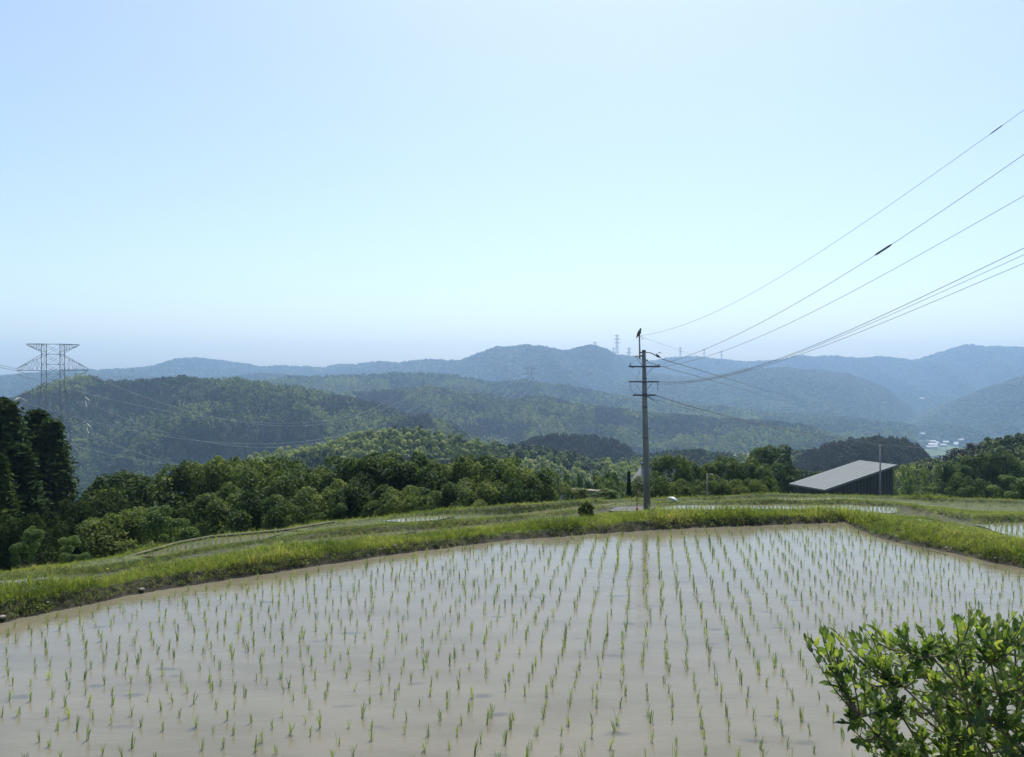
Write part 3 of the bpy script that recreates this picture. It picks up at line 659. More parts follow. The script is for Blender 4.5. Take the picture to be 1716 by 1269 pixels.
def trunk_mesh(seed, kind):
    r = random.Random(seed); mb = MB()
    if kind == 'cedar':
        mb.tube([(0,0,-.1),(0.01,0,.3),(0,.01,.65),(0,0,.96)], [.06,.05,.032,.006], 8)
        for k in range(14):
            h = r.uniform(.1, .9); a_ = r.uniform(0, 6.28); l_ = (1-h)*.7; mb.tube([(0,0,h),(math.cos(a_)*l_, math.sin(a_)*l_, h+.03)], [.010,.003], 4)
    elif kind == 'bamboo':
        for q in range(9):
            bx, by = r.gauss(0, .35), r.gauss(0, .35); mb.tube([(bx,by,-.1),(bx*1.05,by,.4),(bx*1.2,by*1.1,.85)], [.012,.011,.005], 5)
    else:
        lean = r.uniform(-.12, .12)
        mb.tube([(0,0,-.25),(lean*.4,.02,.12),(lean,0,.35),(lean*1.2,.02,.62)], [.075,.055,.042,.018], 8)
        for k in range(8):
            a_ = k*.8+r.uniform(-.3,.3); h = r.uniform(.12,.42); l_ = r.uniform(.35,.65)
            mb.tube([(lean*h*2,0,h),(lean+math.cos(a_)*l_*.5, math.sin(a_)*l_*.5, h+.18),(lean+math.cos(a_)*l_, math.sin(a_)*l_, h+.32)], [.030,.020,.007], 5)
    me = bpy.data.meshes.new('trunk'); me.from_pydata(mb.v, [], mb.f); me.update(); me.materials.append(M_bark); return me
TRUNK = {k: [trunk_mesh(400+i*7+len(k), k) for i in range(2)] for k in ('round', 'wide', 'pale', 'cedar', 'bamboo', 'bush', 'dark')}
def tree(kind, px, ytop, D, wpx, label, group=None, ybase=None, name=None, cat='tree', matc=None):
    """a tree whose crown top is seen at (px, ytop), wpx photo pixels wide, standing at distance D"""
    gz = ground_z(px, D) if ybase is None else -(ybase-CY)/F*D
    top = -(ytop-CY)/F*D; H = max(top-gz, .3); R = wpx/F*D/2
    root = empty(name or {'cedar': 'cedar_tree', 'bamboo': 'bamboo_clump', 'pale': 'broadleaf_tree'}.get(kind, 'broadleaf_tree'), ((px-CX)/F*D, D, gz-.1), label, cat, group)
    root.rotation_euler.z = rs.uniform(0, 6.28)
    Hc = H+.1 if kind in ('cedar', 'bamboo', 'bush') else min(H+.1, R*2.0)
    c = link('crown', rs.choice(CROWN[kind]), root, (0, 0, H+.1-Hc), None, (R, R, Hc))
    link('trunk', rs.choice(TRUNK[kind]), root, (0, 0, 0), None, (R*.9, R*.9, H+.1-Hc*.35))
    return root
GB = 'dark broadleaf trees in the row beyond the paddies'
GC = 'tall cedars at the left edge'
tree('round', 1082, 801, 55, 62, 'low dark evergreen directly behind the foot of the pole', ybase=845)
# cedars at the left
for px, yt, D, w, lb in [(-75,650,40,150,'tall dark cedar mostly outside the left edge of the view'),
                         (2,684,42,140,'tallest cedar touching the left edge of the photo'),
                         (62,702,46,105,'tall dark cedar standing right below the large pylon'),
                         (88,718,44,100,'dark cedar with ragged right side, rightmost of the cedar group'),
                         (30,760,36,120,'brownish lower cedar in front of the tall cedar pair'),
                         (-8,775,28,95,'olive lit cedar in front, cut off by the left edge')]:
    tree('cedar', px, yt-8, D, w*1.6, lb, GC)
rowt = [
 (150,838,37,150,'dark','low round tree at the foot of the rightmost cedar'),
 (52,868,27,110,'dark','dark leafy tree in front of the cedars at the left'),
 (100,852,30,110,'dark','bushy dark tree between the cedars and the grassy corner'),
 (205,800,44,150,'wide','spreading lit tree first in the row right of the cedars'),
 (262,796,46,130,'wide','yellowish topped tree second in the row right of the cedars'),
 (190,868,30,120,'round','low brown-green shrubby tree behind the left grass corner'),
 (245,862,31,100,'round','dark rounded bush tree left of the pale flowering one'),
 (335,782,47,140,'round','tall dark tree above the pale flowering tree'),
 (392,772,46,130,'round','dense dark tree beside the curve of the concrete lip'),
 (448,776,45,130,'round','dark tree with bright top left of the gap in the row'),
 (372,820,37,120,'round','dark lower tree standing behind the muddy terrace'),
 (440,826,34,110,'round','shadowed tree at the end of the concrete lip'),
 (505,790,44,120,'wide','lower flat topped tree in the dip of the row'),
 (500,845,32,90,'wide','small bright tree with visible forked stems'),
 (548,812,35,110,'round','dark tree just right of the dip in the row'),
 (590,768,43,120,'wide','flat crowned dark tree starting the long hedge of trees'),
 (645,766,43,120,'wide','broad dark tree near the middle of the long row'),
 (612,812,34,110,'round','low shadowed tree under the flat crowned one'),
 (700,768,44,120,'round','dark tree behind the pale seedling terrace'),
 (672,822,33,100,'round','dark understorey tree above the middle grass bund'),
 (752,770,45,120,'round','evenly rounded dark tree right of the row centre'),
 (735,815,36,100,'round','low dark tree filling the row above the green bund'),
 (805,775,46,110,'wide','dark tree fourth from the right end of the row'),
 (795,812,38,90,'round','small dark tree in front near the right end of the row'),
 (855,778,47,110,'round','dark tree third from the right end of the row'),
 (850,810,39,90,'round','low shaded tree second from the right end of the row'),
 (905,790,47,90,'round','dark tree closing the right end of the row'),
]
rowt += [
 (355,776,50,130,'wide','tall flat topped dark tree behind the left half of the row'),
 (420,768,51,130,'wide','tallest flat crowned tree above the concrete lip curve'),
 (475,775,50,120,'wide','dark tree closing the gap behind the dip in the row'),
 (535,784,50,120,'round','rear dark tree just right of the dip'),
 (618,764,50,130,'wide','rear flat topped tree in the middle of the row'),
 (728,766,51,130,'wide','rear dark tree over the middle of the green terrace'),
 (782,768,51,120,'wide','rear flat topped tree near the right third of the row'),
 (835,772,52,120,'wide','rear dark tree near the right end of the row'),
 (232,812,50,120,'wide','rear tree just right of the cedars with a low crown')]
for px, yt, D, w, kd, lb in rowt: tree(kd, px, yt, D, w*1.3, lb, GB)
tree('pale', 285, 848, 28.5, 95, 'pale silvery green tree beside the concrete lip', ybase=930)
tree('pale', 120, 898, 22, 62, 'thin sapling with sparse leaves at the left grass corner', ybase=957)
tree('pale', 46, 884, 21, 60, 'pale green branching shrub in front of the left cedars', ybase=985)
tree('pale', 555, 842, 33, 70, 'bright leafy small tree leaning at the row foot')
for px, yt, D, w, lb in [(975,790,70,50,'feathery bamboo clump left of the dark columnar cedar'),
                         (1010,785,66,60,'tall pale bamboo clump near the utility pole'),
                         (955,800,60,44,'small bamboo clump right of the tree row end'),
                         (1035,795,58,55,'bamboo clump nearest the utility pole'),
                         (940,805,75,50,'distant bamboo clump over the small grey roof')]:
    tree('bamboo', px, yt, D, w*1.2, lb, 'bamboo clumps behind the small grey roof')
tree('cedar', 1054, 793, 52, 26, 'narrow columnar dark cedar just left of the pole')
tree('round', 965, 818, 50, 60, 'low yellow green shrub in front of the small grey roof', ybase=848)
tree('pale', 1010, 820, 48, 60, 'rounded light shrub beside the small grey roof', ybase=846)
GR2 = 'rounded evergreen trees between the pole and the shed'
for px, yt, D, w, kd, lb in [
 (1128,768,66,80,'round','rounded evergreen directly right of the pole'),
 (1170,776,68,80,'round','evergreen second right of the pole, below the white roofs'),
 (1112,803,52,66,'round','low evergreen hiding the farmhouse wall'),
 (1215,772,70,80,'round','evergreen below the white gabled roof'),
 (1160,806,50,70,'round','low round evergreen beside the thin lamp pole'),
 (1208,804,50,66,'round','low evergreen right of the thin lamp pole'),
 (1262,772,70,80,'round','evergreen below the rightmost white roof'),
 (1296,752,92,84,'round','tallest evergreen crest left of the shed'),
 (1252,806,50,70,'round','brownish low evergreen midway to the shed'),
 (1330,787,96,54,'wide','evergreen slope ending behind the shed roof'),
 (1278,802,52,52,'round','low evergreen just left of the shed eave'),
 (1360,790,90,70,'wide','flat treetop showing above the shed roof')]:
    tree(kd, px, yt, D, w*1.25, lb, GR2)
tree('bamboo', 1530, 775, 92, 70, 'feathery pale bamboo directly right of the shed')
tree('bamboo', 1575, 772, 98, 70, 'feathery pale bamboo second right of the shed')
for px, yt, D, w, lb in [(1600,778,86,60,'dark round tree behind the bamboo right of the shed'),
                         (1640,765,90,70,'dark tall tree on the right slope'),
                         (1682,760,88,66,'dark tree near the right edge above the light shrub'),
                         (1620,800,70,60,'shadowed lower tree on the right slope')]:
    tree('round', px, yt, D, w*1.2, lb, 'dark trees on the right slope')
tree('pale', 1700, 798, 46, 78, 'light green rounded shrub at the right edge', ybase=842)
tree('pale', 1560, 815, 60, 50, 'low pale shrub behind the right bund', ybase=842)
o = tree('bush', 983, 844, 25, 32, 'small dark bush alone on the bund left of the pole', ybase=867, name='bush', cat='bush')

# ------------------------------------------------------------------ the main utility pole
PD = 31.2
pole = empty('utility_pole', P(1084, 858, PD), 'grey concrete utility pole with three crossarms standing beyond the large paddy', 'utility pole')
base = Vector(pole.location)
def L2(px, py, dD=0): return P(px, py, PD+dD) - base          # local coordinates from a measured point
mb = MB(); mb.tube([L2(1084.4, 862), L2(1082.6, 760), L2(1080.6, 680), L2(1079, 589)], [.145,.125,.105,.082], 20)
shaft = mb.build('pole_shaft', M_conc, pole, True)
for y, x in ((634,1080),(660,1080.4),(682,1080.8),(734,1082)):
    w_ = .082+(y-589)/273*.063+.006
    mb = MB(); mb.tube([L2(x, y+1), L2(x, y-1)], w_, 20); mb.build('steel_band', M_dsteel, pole, True)
mb = MB(); mb.tube([L2(1079, 589.5), L2(1079, 586.5)], [.088,.07], 16); mb.build('pole_cap', M_dsteel, pole, True)
mb = MB(); mb.tube([L2(1072.3, 602), L2(1071.4, 562)], .034, 12); mb.build('top_extension', M_steel, pole, True)
for y in (591, 597):
    mb = MB(); mb.box(L2(1075.5, y), (.2, .05, .05)); mb.build('clamp', M_dsteel, pole)
def crossarm(x0, x1, y, r=.04, name='crossarm', d=-.12):
    mb = MB(); a_, b_ = L2(x0, y, d), L2(x1, y, d); c = (a_+b_)/2
    mb.box(c, ((b_-a_).length, r*2, r*2)); return mb.build(name, M_dsteel, pole)
crossarm(1053.5, 1106, 614.5, .032); crossarm(1053.5, 1104, 640, .028); crossarm(1060.5, 1098, 662.5, .032)
for (x0,y0,x1,y1) in ((1095,616,1083,628),(1093,642,1084.5,652.5),(1067,600,1077,614)):
    mb = MB(); mb.tube([L2(x0,y0,-.13), L2(x1,y1,-.1)], .013, 6); mb.build('brace', M_steel, pole)
mb = MB(); mb.tube([L2(1063.5,598.2,-.1), L2(1070,596.5,-.1), L2(1079,594.5,-.08)], .028, 8); mb.build('side_arm', M_steel, pole, True)
mb = MB(); mb.tube([L2(1082,590.8), L2(1088,590.5), L2(1094,593), L2(1100,596.5)], .024, 8); arm = mb.build('curved_arm', M_steel, pole, True)
mb = MB(); mb.tube([L2(1099.5,592.5), L2(1102,597), L2(1107.5,599.8)], [.01,.06,.012], 10); mb.build('cable_clamp', M_dsteel, pole, True)
mb = MB(); mb.tube([L2(1102.5,592), L2(1105,591), L2(1108.5,591.8)], [.008,.022,.008], 6); mb.build('arm_tip_fin', M_dsteel, pole, True)
def insulator(px, py, h=.13, r=.035, up=1):
    mb = MB(); b0 = L2(px, py, -.12)
    prof = [(0,.4),(.15,1),(.3,.5),(.45,1),(.6,.5),(.8,.8),(1,.3)]
    mb.tube([b0+Vector((0,0,up*h*t_)) for t_, _ in prof], [r*q for _, q in prof], 12)
    mb.build('insulator', M_ins, pole, True)
insulator(1056.5, 613); insulator(1060, 617, .05, .05); insulator(1103.5, 613, .08); insulator(1099, 613, .06)
for x in (1056, 1065, 1092, 1100): insulator(x, 639, .04, .028)
for x in (1064, 1070, 1090, 1096.5): insulator(x, 661.5, .05, .03)
insulator(1074.8, 563, -.05, .03); insulator(1076.8, 566.8, -.05, .03)
def jumper(pts_, r=.009):
    P3 = [L2(x, y, -.16) for x, y in pts_]; q = []
    for i in range(len(P3)-1):
        for k in range(4): q.append(P3[i].lerp(P3[i+1], k/4))
    q.append(P3[-1]); mb = MB(); mb.tube(q, r, 5); mb.build('jumper_wire', M_wire, pole, True)
jumper([(1056,641),(1056,652),(1059,656),(1065,659),(1069,662)]); jumper([(1102,641),(1102,655)], .012)
jumper([(1074,615),(1072,622),(1067,637),(1068,648),(1072,655),(1078,659)], .006)
jumper([(1083,603),(1086,605)], .03); jumper([(1088,666),(1092,669),(1096,672)], .022); jumper([(1083,664),(1089,666)], .02)
jumper([(1078.6,700),(1078.8,760),(1079.4,830)], .008)
mb = MB(); mb.box(L2(1089.5,728,-.1), (.11,.03,.035)); mb.build('number_plate', M_white, pole)

for k in range(13):
    y = 836-k*13; x = 1084.2-(862-y)*.0165; sd = 1 if k % 2 else -1; rr = .145-(862-y)/273*.063
    mb = MB(); a_ = L2(x, y); mb.tube([a_+Vector((sd*rr*.8, -.02, 0)), a_+Vector((sd*(rr+.09), -.02, 0))], .009, 5); mb.build('step_bolt', M_dsteel, pole)
# bird perched on the extension pipe
def bird(name, base, s, mat, yaw, label, cat, pose):
    root = empty(name, base, label, cat); root.rotation_euler.z = yaw
    bm = bpy.data.meshes.new('body_mesh')
    if pose == 'hawk':
        prof = [(-.18,0,-.16,.012),(-.12,0,-.06,.035),(-.05,0,.05,.075),(.0,0,.14,.088),(.03,0,.22,.075),(.05,0,.27,.045),(.065,0,.31,.048),(.085,0,.335,.04),(.12,0,.33,.012),(.145,0,.315,.003)]
        legs = [((0.0,.025,.06),(.01,.03,0)), ((0.0,-.025,.06),(.01,-.03,0))]
    else:
        prof = [(-.27,0,.16,.008),(-.18,0,.22,.04),(-.08,0,.28,.09),(.03,0,.33,.105),(.11,0,.35,.08),(.16,0,.375,.055),(.19,0,.40,.04),(.22,0,.40,.025),(.27,0,.39,.006),(.32,0,.38,.002)]
        legs = [((0.0,.03,.26),(.0,.03,0)), ((.02,-.03,.26),(.02,-.03,0))]
    mb = MB(); mb.tube([Vector(p[:3])*s for p in prof], [p[3]*s for p in prof], 12); mb.build('body', mat, root, True)
    for a_, b_ in legs:
        mb = MB(); mb.tube([Vector(a_)*s, Vector(b_)*s], .008*s, 5); mb.tube([Vector(b_)*s, (Vector(b_)+Vector((.05,0,.004)))*s], .006*s, 4); mb.build('leg', M_dfeather if pose != 'hawk' else M_bark, root)
    for sd in (1, -1):
        w_ = MB()
        if pose == 'hawk': w_.tube([Vector((.02,sd*.07,.21))*s, Vector((-.04,sd*.085,.08))*s, Vector((-.15,sd*.03,-.09))*s], [.03*s,.042*s,.008*s], 8)
        else: w_.tube([Vector((.08,sd*.08,.36))*s, Vector((-.06,sd*.095,.29))*s, Vector((-.22,sd*.03,.2))*s], [.04*s,.05*s,.01*s], 8)
        w_.build('wing', mat, root, True)
    return root
bird('perched_bird', P(1071.4, 562, PD), .8, M_dfeather, math.radians(20), 'dark bird perched upright on the top of the pole extension', 'bird', 'hawk')
bird('egret', PZ(1128, 847.5, -5.55), .9, M_feather, math.radians(190), 'white egret crouching on the green bund right of the pole', 'bird', 'egret')
mb = MB(); mb.tube([PZ(1067.4, 860, -5.38), PZ(1067.4, 860, -5.38)+Vector((0,0,.8))], .014, 6); q = empty('marker_post', (0,0,0), 'thin red marker post standing on the bund left of the pole', 'marker post')
mb.build('post', M_bark, q); mb = MB(); mb.box(PZ(1067.4, 860, -5.38)+Vector((0,0,.12)), (.07,.07,.18)); mb.build('red_band', M_red, q)

# ------------------------------------------------------------------ overhead cables
def fit_cable(A, B, img, t_end, name, label, r=.011, group='cables strung from the utility pole', mat=None, deg=3, t0=0., n=40):
    """cable in the vertical plane through plan points A, B; heights fitted to measured points of the photograph"""
    ts, zs = [], []
    for px, py in img:
        k = (px-CX)/F                                  # x = k*y on this sight line
        den = (B[0]-A[0]) - k*(B[1]-A[1]); t_ = (k*A[1]-A[0])/den
        D = A[1]+(B[1]-A[1])*t_; ts.append(t_); zs.append(-(py-CY)/F*D)
    c = np.polyfit(ts, zs, min(deg, len(ts)-1))
    tt = np.linspace(t0, t_end, n); pts = [(A[0]+(B[0]-A[0])*t_, A[1]+(B[1]-A[1])*t_, float(np.polyval(c, t_))) for t_ in tt]
    mb = MB(); mb.tube(pts, r*(.62 if mat is None else 1), 6); o = mb.build(name, mat or M_wire, None, True); tag(o, label, 'cable', group)
    return c, pts
XP = base.x
Bn = (19.0, 2.0)
c1 = [(1086,561),(1148,543.5),(1230,507.5),(1312,461.5),(1410,400),(1560,294),(1716,185)]
c2 = [(1105,612),(1148,597.7),(1209,573),(1271,544.5),(1353,497),(1416,459),(1481,419),(1716,259)]
c3 = [(1105,616),(1127,611),(1179,599),(1250,574),(1332,538),(1416,496),(1562,414),(1716,329)]
c4 = [(1105,640),(1148,638.7),(1189,634.6),(1230,625.4),(1291,606),(1353,582),(1416,558),(1716,416)]
c5 = [(1105,641.5),(1148,640.3),(1189,636),(1230,626.5),(1291,607.5),(1353,584.5),(1416,562),(1716,427)]
c6 = [(1105,644),(1148,643),(1189,638),(1230,628),(1291,609.5),(1353,588),(1416,569),(1716,441)]
def plan(px, dD=0.): return ((px-CX)/F*(PD+dD), PD+dD)
def t_off(A, B): # parameter where the cable is well outside the right edge
    return .8
_, q1 = fit_cable(plan(1075), Bn, c1, .93, 'overhead_cable', 'topmost thin overhead cable rising to the right from the bird perch', .008)
_, q2 = fit_cable(plan(1103), (Bn[0]+.6, Bn[1]), c2, .93, 'overhead_cable', 'second cable from the top, carrying the thick grey splice sleeve', .011)
fit_cable(plan(1104, .4), (Bn[0]+1.0, Bn[1]), c3, .93, 'overhead_cable', 'third cable from the top, just under the sleeved one', .010)
fit_cable(plan(1103), Bn, c4, .93, 'overhead_cable', 'upper of the three close lower cables rising right', .012)
fit_cable(plan(1104), (Bn[0]+.3, Bn[1]), c5, .93, 'overhead_cable', 'middle of the three close lower cables rising right', .009)
fit_cable(plan(1104, .3), (Bn[0]+.7, Bn[1]), c6, .93, 'overhead_cable', 'lowest of the three close lower cables rising right', .010)
def on_cable(q, px):
    best = min(q, key=lambda p: abs(CX+p[0]/p[1]*F-px)); return q.index(best)
def sleeve(q, x0, x1, r, label):
    def at_(px):
        for a_, b_ in zip(q, q[1:]):
            pa, pb = CX+a_[0]/a_[1]*F, CX+b_[0]/b_[1]*F
            if min(pa, pb) <= px <= max(pa, pb):
                lo, hi = 0., 1.
                for _ in range(30):
                    mid = (lo+hi)/2; v = Vector(a_).lerp(Vector(b_), mid)
                    if (CX+v.x/v.y*F < px) == (pa < pb): lo = mid
                    else: hi = mid
                return Vector(a_).lerp(Vector(b_), lo)
    a_, b_ = at_(x0), at_(x1); mb = MB()
    mb.tube([a_, a_.lerp(b_, .15), a_.lerp(b_, .85), b_], [r*.4, r, r, r*.4], 10)
    tag(mb.build('cable_sleeve', M_dsteel, None, True), label, 'cable sleeve')
sleeve(q2, 1466, 1495, .03, 'thick grey splice sleeve on the second overhead cable'); sleeve(q1, 1659, 1681, .014, 'slim dark sleeve on the topmost cable near the right edge')
# cables leaving towards the valley, and the small pole they pass
P2D = 72.0; p2 = P(1475, 746, P2D)
far1 = (60.0, 150.0)
fit_cable(plan(1097), (p2.x, p2.y), [(1097,663),(1136,674),(1192,690),(1266,709.6),(1400,733),(1475,746)], 1.0, 'overhead_cable', 'thick cable running down right from the lowest crossarm to the small pole', .026)
fit_cable(plan(1096, .3), (p2.x, p2.y), [(1096,669.5),(1136,681),(1173,690),(1266,712),(1400,735),(1475,749)], 1.0, 'overhead_cable', 'thinner cable just under the thick one going to the small pole', .014)
fit_cable((p2.x, p2.y), (68, 105), [(1475,746),(1556,752),(1640,764),(1716,766)], 1.0, 'overhead_cable', 'dark cable leaving the small pole to the right', .024)
fit_cable(plan(1108), far1, [(1108,600),(1189,626),(1250,645),(1302,659),(1400,684),(1497,703)], .98, 'overhead_cable', 'upper of two cables descending into the valley', .024)
fit_cable(plan(1085), (far1[0]-2, far1[1]), [(1086,604),(1136,621),(1192,640),(1248,654.6),(1313,672),(1400,692),(1480,707)], .98, 'overhead_cable', 'lower of two cables descending into the valley', .022)
fit_cable(plan(1077), (40, 140), [(1080,567),(1138,586.5),(1179,601),(1215,612)], .98, 'overhead_cable', 'faint top cable descending right from the bird perch', .008, deg=2)
def small_pole(px, ytop, yb, D, w, label, lamp=False, arms=False):
    root = empty('utility_pole', P(px, yb, D), label, 'utility pole'); h = (yb-ytop)/F*D
    mb = MB(); mb.tube([(0,0,-1.5),(0,0,h)], [w, w*.7], 10); mb.build('pole_shaft', M_conc, root, True)
    if arms:
        mb = MB(); mb.box((0,-.1,h-.25), (.8,.07,.07)); mb.build('crossarm', M_dsteel, root)
    if lamp:
        mb = MB(); mb.tube([(0,0,h-.1),(.1,-.05,h),(.2,-.05,h-.02)], .02, 6); mb.build('lamp_arm', M_steel, root)
        mb = MB(); mb.box((.24,-.05,h-.03), (.2,.08,.04)); mb.build('lamp_head', M_white, root)
    return root
small_pole(1475, 745, 830, P2D, .085, 'thin utility pole standing in front of the black shed', arms=True)
small_pole(1185, 794, 834, 48, .05, 'thin lamp pole in front of the rounded evergreens', lamp=True)
small_pole(960, 782, 835, 75, .05, 'thin dark pole left of the small grey roof')
small_pole(991, 790, 835, 78, .05, 'thin dark pole right of the small grey roof')

# ------------------------------------------------------------------ buildings
# black shed with the grey lean-to roof
A_, B_ = P(1382, 821, 76), P(1504, 779, 80)
pr = Vector((-.395, .919, 0)); C_ = B_ + pr*4.9; D_ = A_ + pr*4.9
shed = empty('shed', (A_.x, A_.y, -14.5), 'low black boarded shed with one sloping pale grey metal roof', 'shed'); o0 = Vector(shed.location)
up = (B_-A_).cross(D_-A_).normalized(); up = up if up.z > 0 else -up
# roof sheets: standing-seam panels side by side
npan = 9
for k in range(npan):
    a0, a1 = k/npan+.0015, (k+1)/npan-.0015; mb = MB()
    q = [A_.lerp(D_, a0), B_.lerp(C_, a0), B_.lerp(C_, a1), A_.lerp(D_, a1)]
    q = [v-o0 for v in q]; mb.add(q+[v-up*.06 for v in q], [(0,1,2,3),(7,6,5,4),(0,4,5,1),(1,5,6,2),(2,6,7,3),(3,7,4,0)])
    mb.build('roof_panel', M_roofm, shed)
for k in range(npan+1):
    mb = MB(); a_, b_ = A_.lerp(D_, k/npan)-o0+up*.012, B_.lerp(C_, k/npan)-o0+up*.012
    mb.tube([a_, b_], .007, 4); mb.build('roof_seam', M_roofm, shed)
mb = MB(); q = [v-o0-up*.13 for v in (A_, B_, C_, D_)]
for i in range(4): mb.tube([q[i], q[(i+1) % 4]], .065, 4)
mb.build('roof_fascia', M_darkrf, shed)
ins = .28
cA, cB, cC, cD = [v-o0 for v in (A_, B_, C_, D_)]; mid = (cA+cC)/2
def inset(v): d = (mid-v); d.z = 0; return v + d.normalized()*ins*1.6
iA, iB, iC, iD = map(inset, (cA, cB, cC, cD))
for nm, (u_, v_) in {'front': (iA, iB), 'right': (iB, iC), 'back': (iC, iD), 'left': (iD, iA)}.items():
    L_ = Vector((v_.x-u_.x, v_.y-u_.y, 0)).length; nb = max(4, int(L_/.45))
    for k in range(nb):
        a_, b_ = u_.lerp(v_, k/nb+.004), u_.lerp(v_, (k+1)/nb-.004)
        dr = (b_-a_); dr.z = 0; nn = Vector((dr.y, -dr.x, 0)).normalized()*.02*(1 if k % 2 else .4)
        def hz_(p):
            # height of the roof underside above this plan point
            w = p+o0; n_ = up; return A_.z - (n_.x*(w.x-A_.x)+n_.y*(w.y-A_.y))/n_.z - .2 - o0.z
        q = [Vector((a_.x, a_.y, 0)), Vector((b_.x, b_.y, 0)), Vector((b_.x, b_.y, hz_(b_))), Vector((a_.x, a_.y, hz_(a_)))]
        mb = MB(); mb.add([v+nn for v in q]+[v-nn*1.5 for v in q], [(0,1,2,3),(7,6,5,4),(0,4,5,1),(1,5,6,2),(2,6,7,3),(3,7,4,0)])
        mb.build('wall_board', M_black, shed)
# farmhouse roof behind the pole
def gable(name, c, L_, W, hw, hr, yaw, label, wall, roof, cat='house', group=None, ridge=None, over=.5, hip=0., win=True):
    root = empty(name, c, label, cat, group); root.rotation_euler.z = yaw
    mb = MB(); mb.box((0,0,hw/2), (L_, W, hw)); 
    mb.add([(-L_/2,-W/2,hw),(-L_/2,W/2,hw),(-L_/2,0,hw+hr*.92)], [(0,1,2)]); mb.add([(L_/2,-W/2,hw),(L_/2,W/2,hw),(L_/2,0,hw+hr*.92)], [(0,2,1)])
    mb.build('wall', wall, root)
    a_, b_ = L_/2+over, W/2+over; zl = hw-hr*over/(W/2); rg = a_-hip
    for sd in (-1, 1):
        mb = MB(); q = [Vector((-a_,sd*b_,zl)), Vector((a_,sd*b_,zl)), Vector((rg,0,hw+hr)), Vector((-rg,0,hw+hr))]
        mb.add(q+[v-Vector((0,0,.15)) for v in q], [(0,1,2,3),(7,6,5,4),(0,4,5,1),(1,5,6,2),(2,6,7,3),(3,7,4,0)]); mb.build('roof', roof, root)
    if hip:
        for sd in (-1, 1):
            mb = MB(); q = [Vector((sd*a_,-b_,zl)), Vector((sd*a_,b_,zl)), Vector((sd*rg,0,hw+hr))]; mb.add(q, [(0,1,2)]); mb.build('roof_end', roof, root)
    if ridge:
        mb = MB(); mb.box((0,0,hw+hr+.1), (2*rg+.2, .7, .35)); mb.build('ridge_cap', ridge, root)
    if win:
        for sd in (-1, 1):
            for k in (-.28, .05, .3):
                mb = MB(); mb.box((L_*k, sd*(W/2+.02), hw*.55), (L_*.16, .06, hw*.4)); mb.build('window', M_glass, root)
    return root
hD = 95.; c = P(1100, 845, hD); top = P(1095, 779, hD)
zr = top.z
gable('farmhouse', (P(1105,0,hD).x, hD, zr-8.2), 7.6, 6.4, 4.4, 3.8, math.radians(4), 'old farmhouse roof with dark ridge showing behind the pole', M_plaster, M_thatch, ridge=M_darkrf, hip=2.2, over=.6)
q = P(972, 826, 58); gable('small_building', (q.x, q.y, q.z-2.6), 2.6, 2.0, 1.9, .7, math.radians(-24), 'small low building with weathered grey roof among shrubs', M_plaster, M_thatch, over=.15, ridge=M_kerb, win=False)
wr = [(1197,763,480,5.5,4,.25,'long low white roofed building, leftmost of the valley roofs'),
      (1224,758.5,480,6,5,-.5,'white roofed house with a dark gable above the evergreens'),
      (1231,761,470,4,4,1.0,'small white hipped roof touching the gabled house'),
      (1255,760,485,6,4,-.25,'pale roofed shed right of the gabled white house'),
      (1283,760,490,3.5,4,-.1,'small white roof, rightmost of the valley roofs')]
for x, y, D, L_, W, yaw, lb in wr:
    q = P(x, y, D); gable('house', (q.x, q.y, q.z-4.2), L_, W, 2.8, 1.2, yaw, lb, M_white, M_silver)
rv = random.Random(5); GV = 'buildings of the far valley village'
vil = [(1538,724,16),(1545,727,10),(1562,740,12),(1569,742,9),(1575,717,16),(1583,718,10),(1590,716,22),(1600,745,10),(1573,727,12),(1592,723,24),(1563,745,14),
       (1580,746,10),(1612,737,22),(1622,737,12),(1632,733,10),(1640,735,8),(1652,734,22),(1664,735,14),(1674,733,9),(1585,741,9),(1602,743,7),(1618,735,14),(1636,731,18),(1560,749,26),(1440,672,0)]
ORD = ['leftmost','second','third','fourth','fifth','sixth','seventh','eighth','ninth','tenth','eleventh','twelfth','thirteenth','fourteenth','fifteenth','sixteenth','seventeenth','eighteenth','nineteenth','twentieth','twenty-first','twenty-second','twenty-third','rightmost']
for vi, (x, y, w) in enumerate(sorted(vil[:-1])):
    D = 166*F/(y-CY+1.5)*.93; q = P(x, y, D); Lm = w/F*D*.9
    gable('village_building', (q.x, q.y, q.z-4.5), max(Lm, 9), 10, 5, 2.5, rv.uniform(-.5, .5), f"{'long' if w > 17 else 'small' if w < 11 else 'low'} pale building, {ORD[vi]}{'' if vi in (0, 23) else ' from the left'} in the far valley village", M_white, rv.choice([M_silver, M_silver, M_tile, M_white]), group=GV, win=False)
for x, y, D, lb in [(1411,672,2550,'lone pale roofed building halfway up the far blue slope'), (1544,669,2350,'tiny white building high in the hazy notch above the village')]:
    q = P(x, y, D); gable('hillside_building', (q.x, q.y, q.z-4), 16, 10, 6, 3, .2, lb, M_white, M_silver, win=False)
# level fields round the village
mb = MB(); q = [P(1550,733,2000), P(1640,729,2150), P(1625,724,2300), P(1560,722,2350)]
q = [PZ(1552,739,-167), PZ(1655,735,-167), PZ(1640,722,-167), PZ(1560,720,-167)]
mb = MB(); mb.add(q+[v-Vector((0,0,3)) for v in q], [(0,1,2,3),(0,4,5,1),(1,5,6,2),(2,6,7,3),(3,7,4,0)])
tag(mb.build('valley_field', mat_solid('valley_rice', (.10,.14,.05), (.17,.21,.08), .02, .9)), kind='structure')

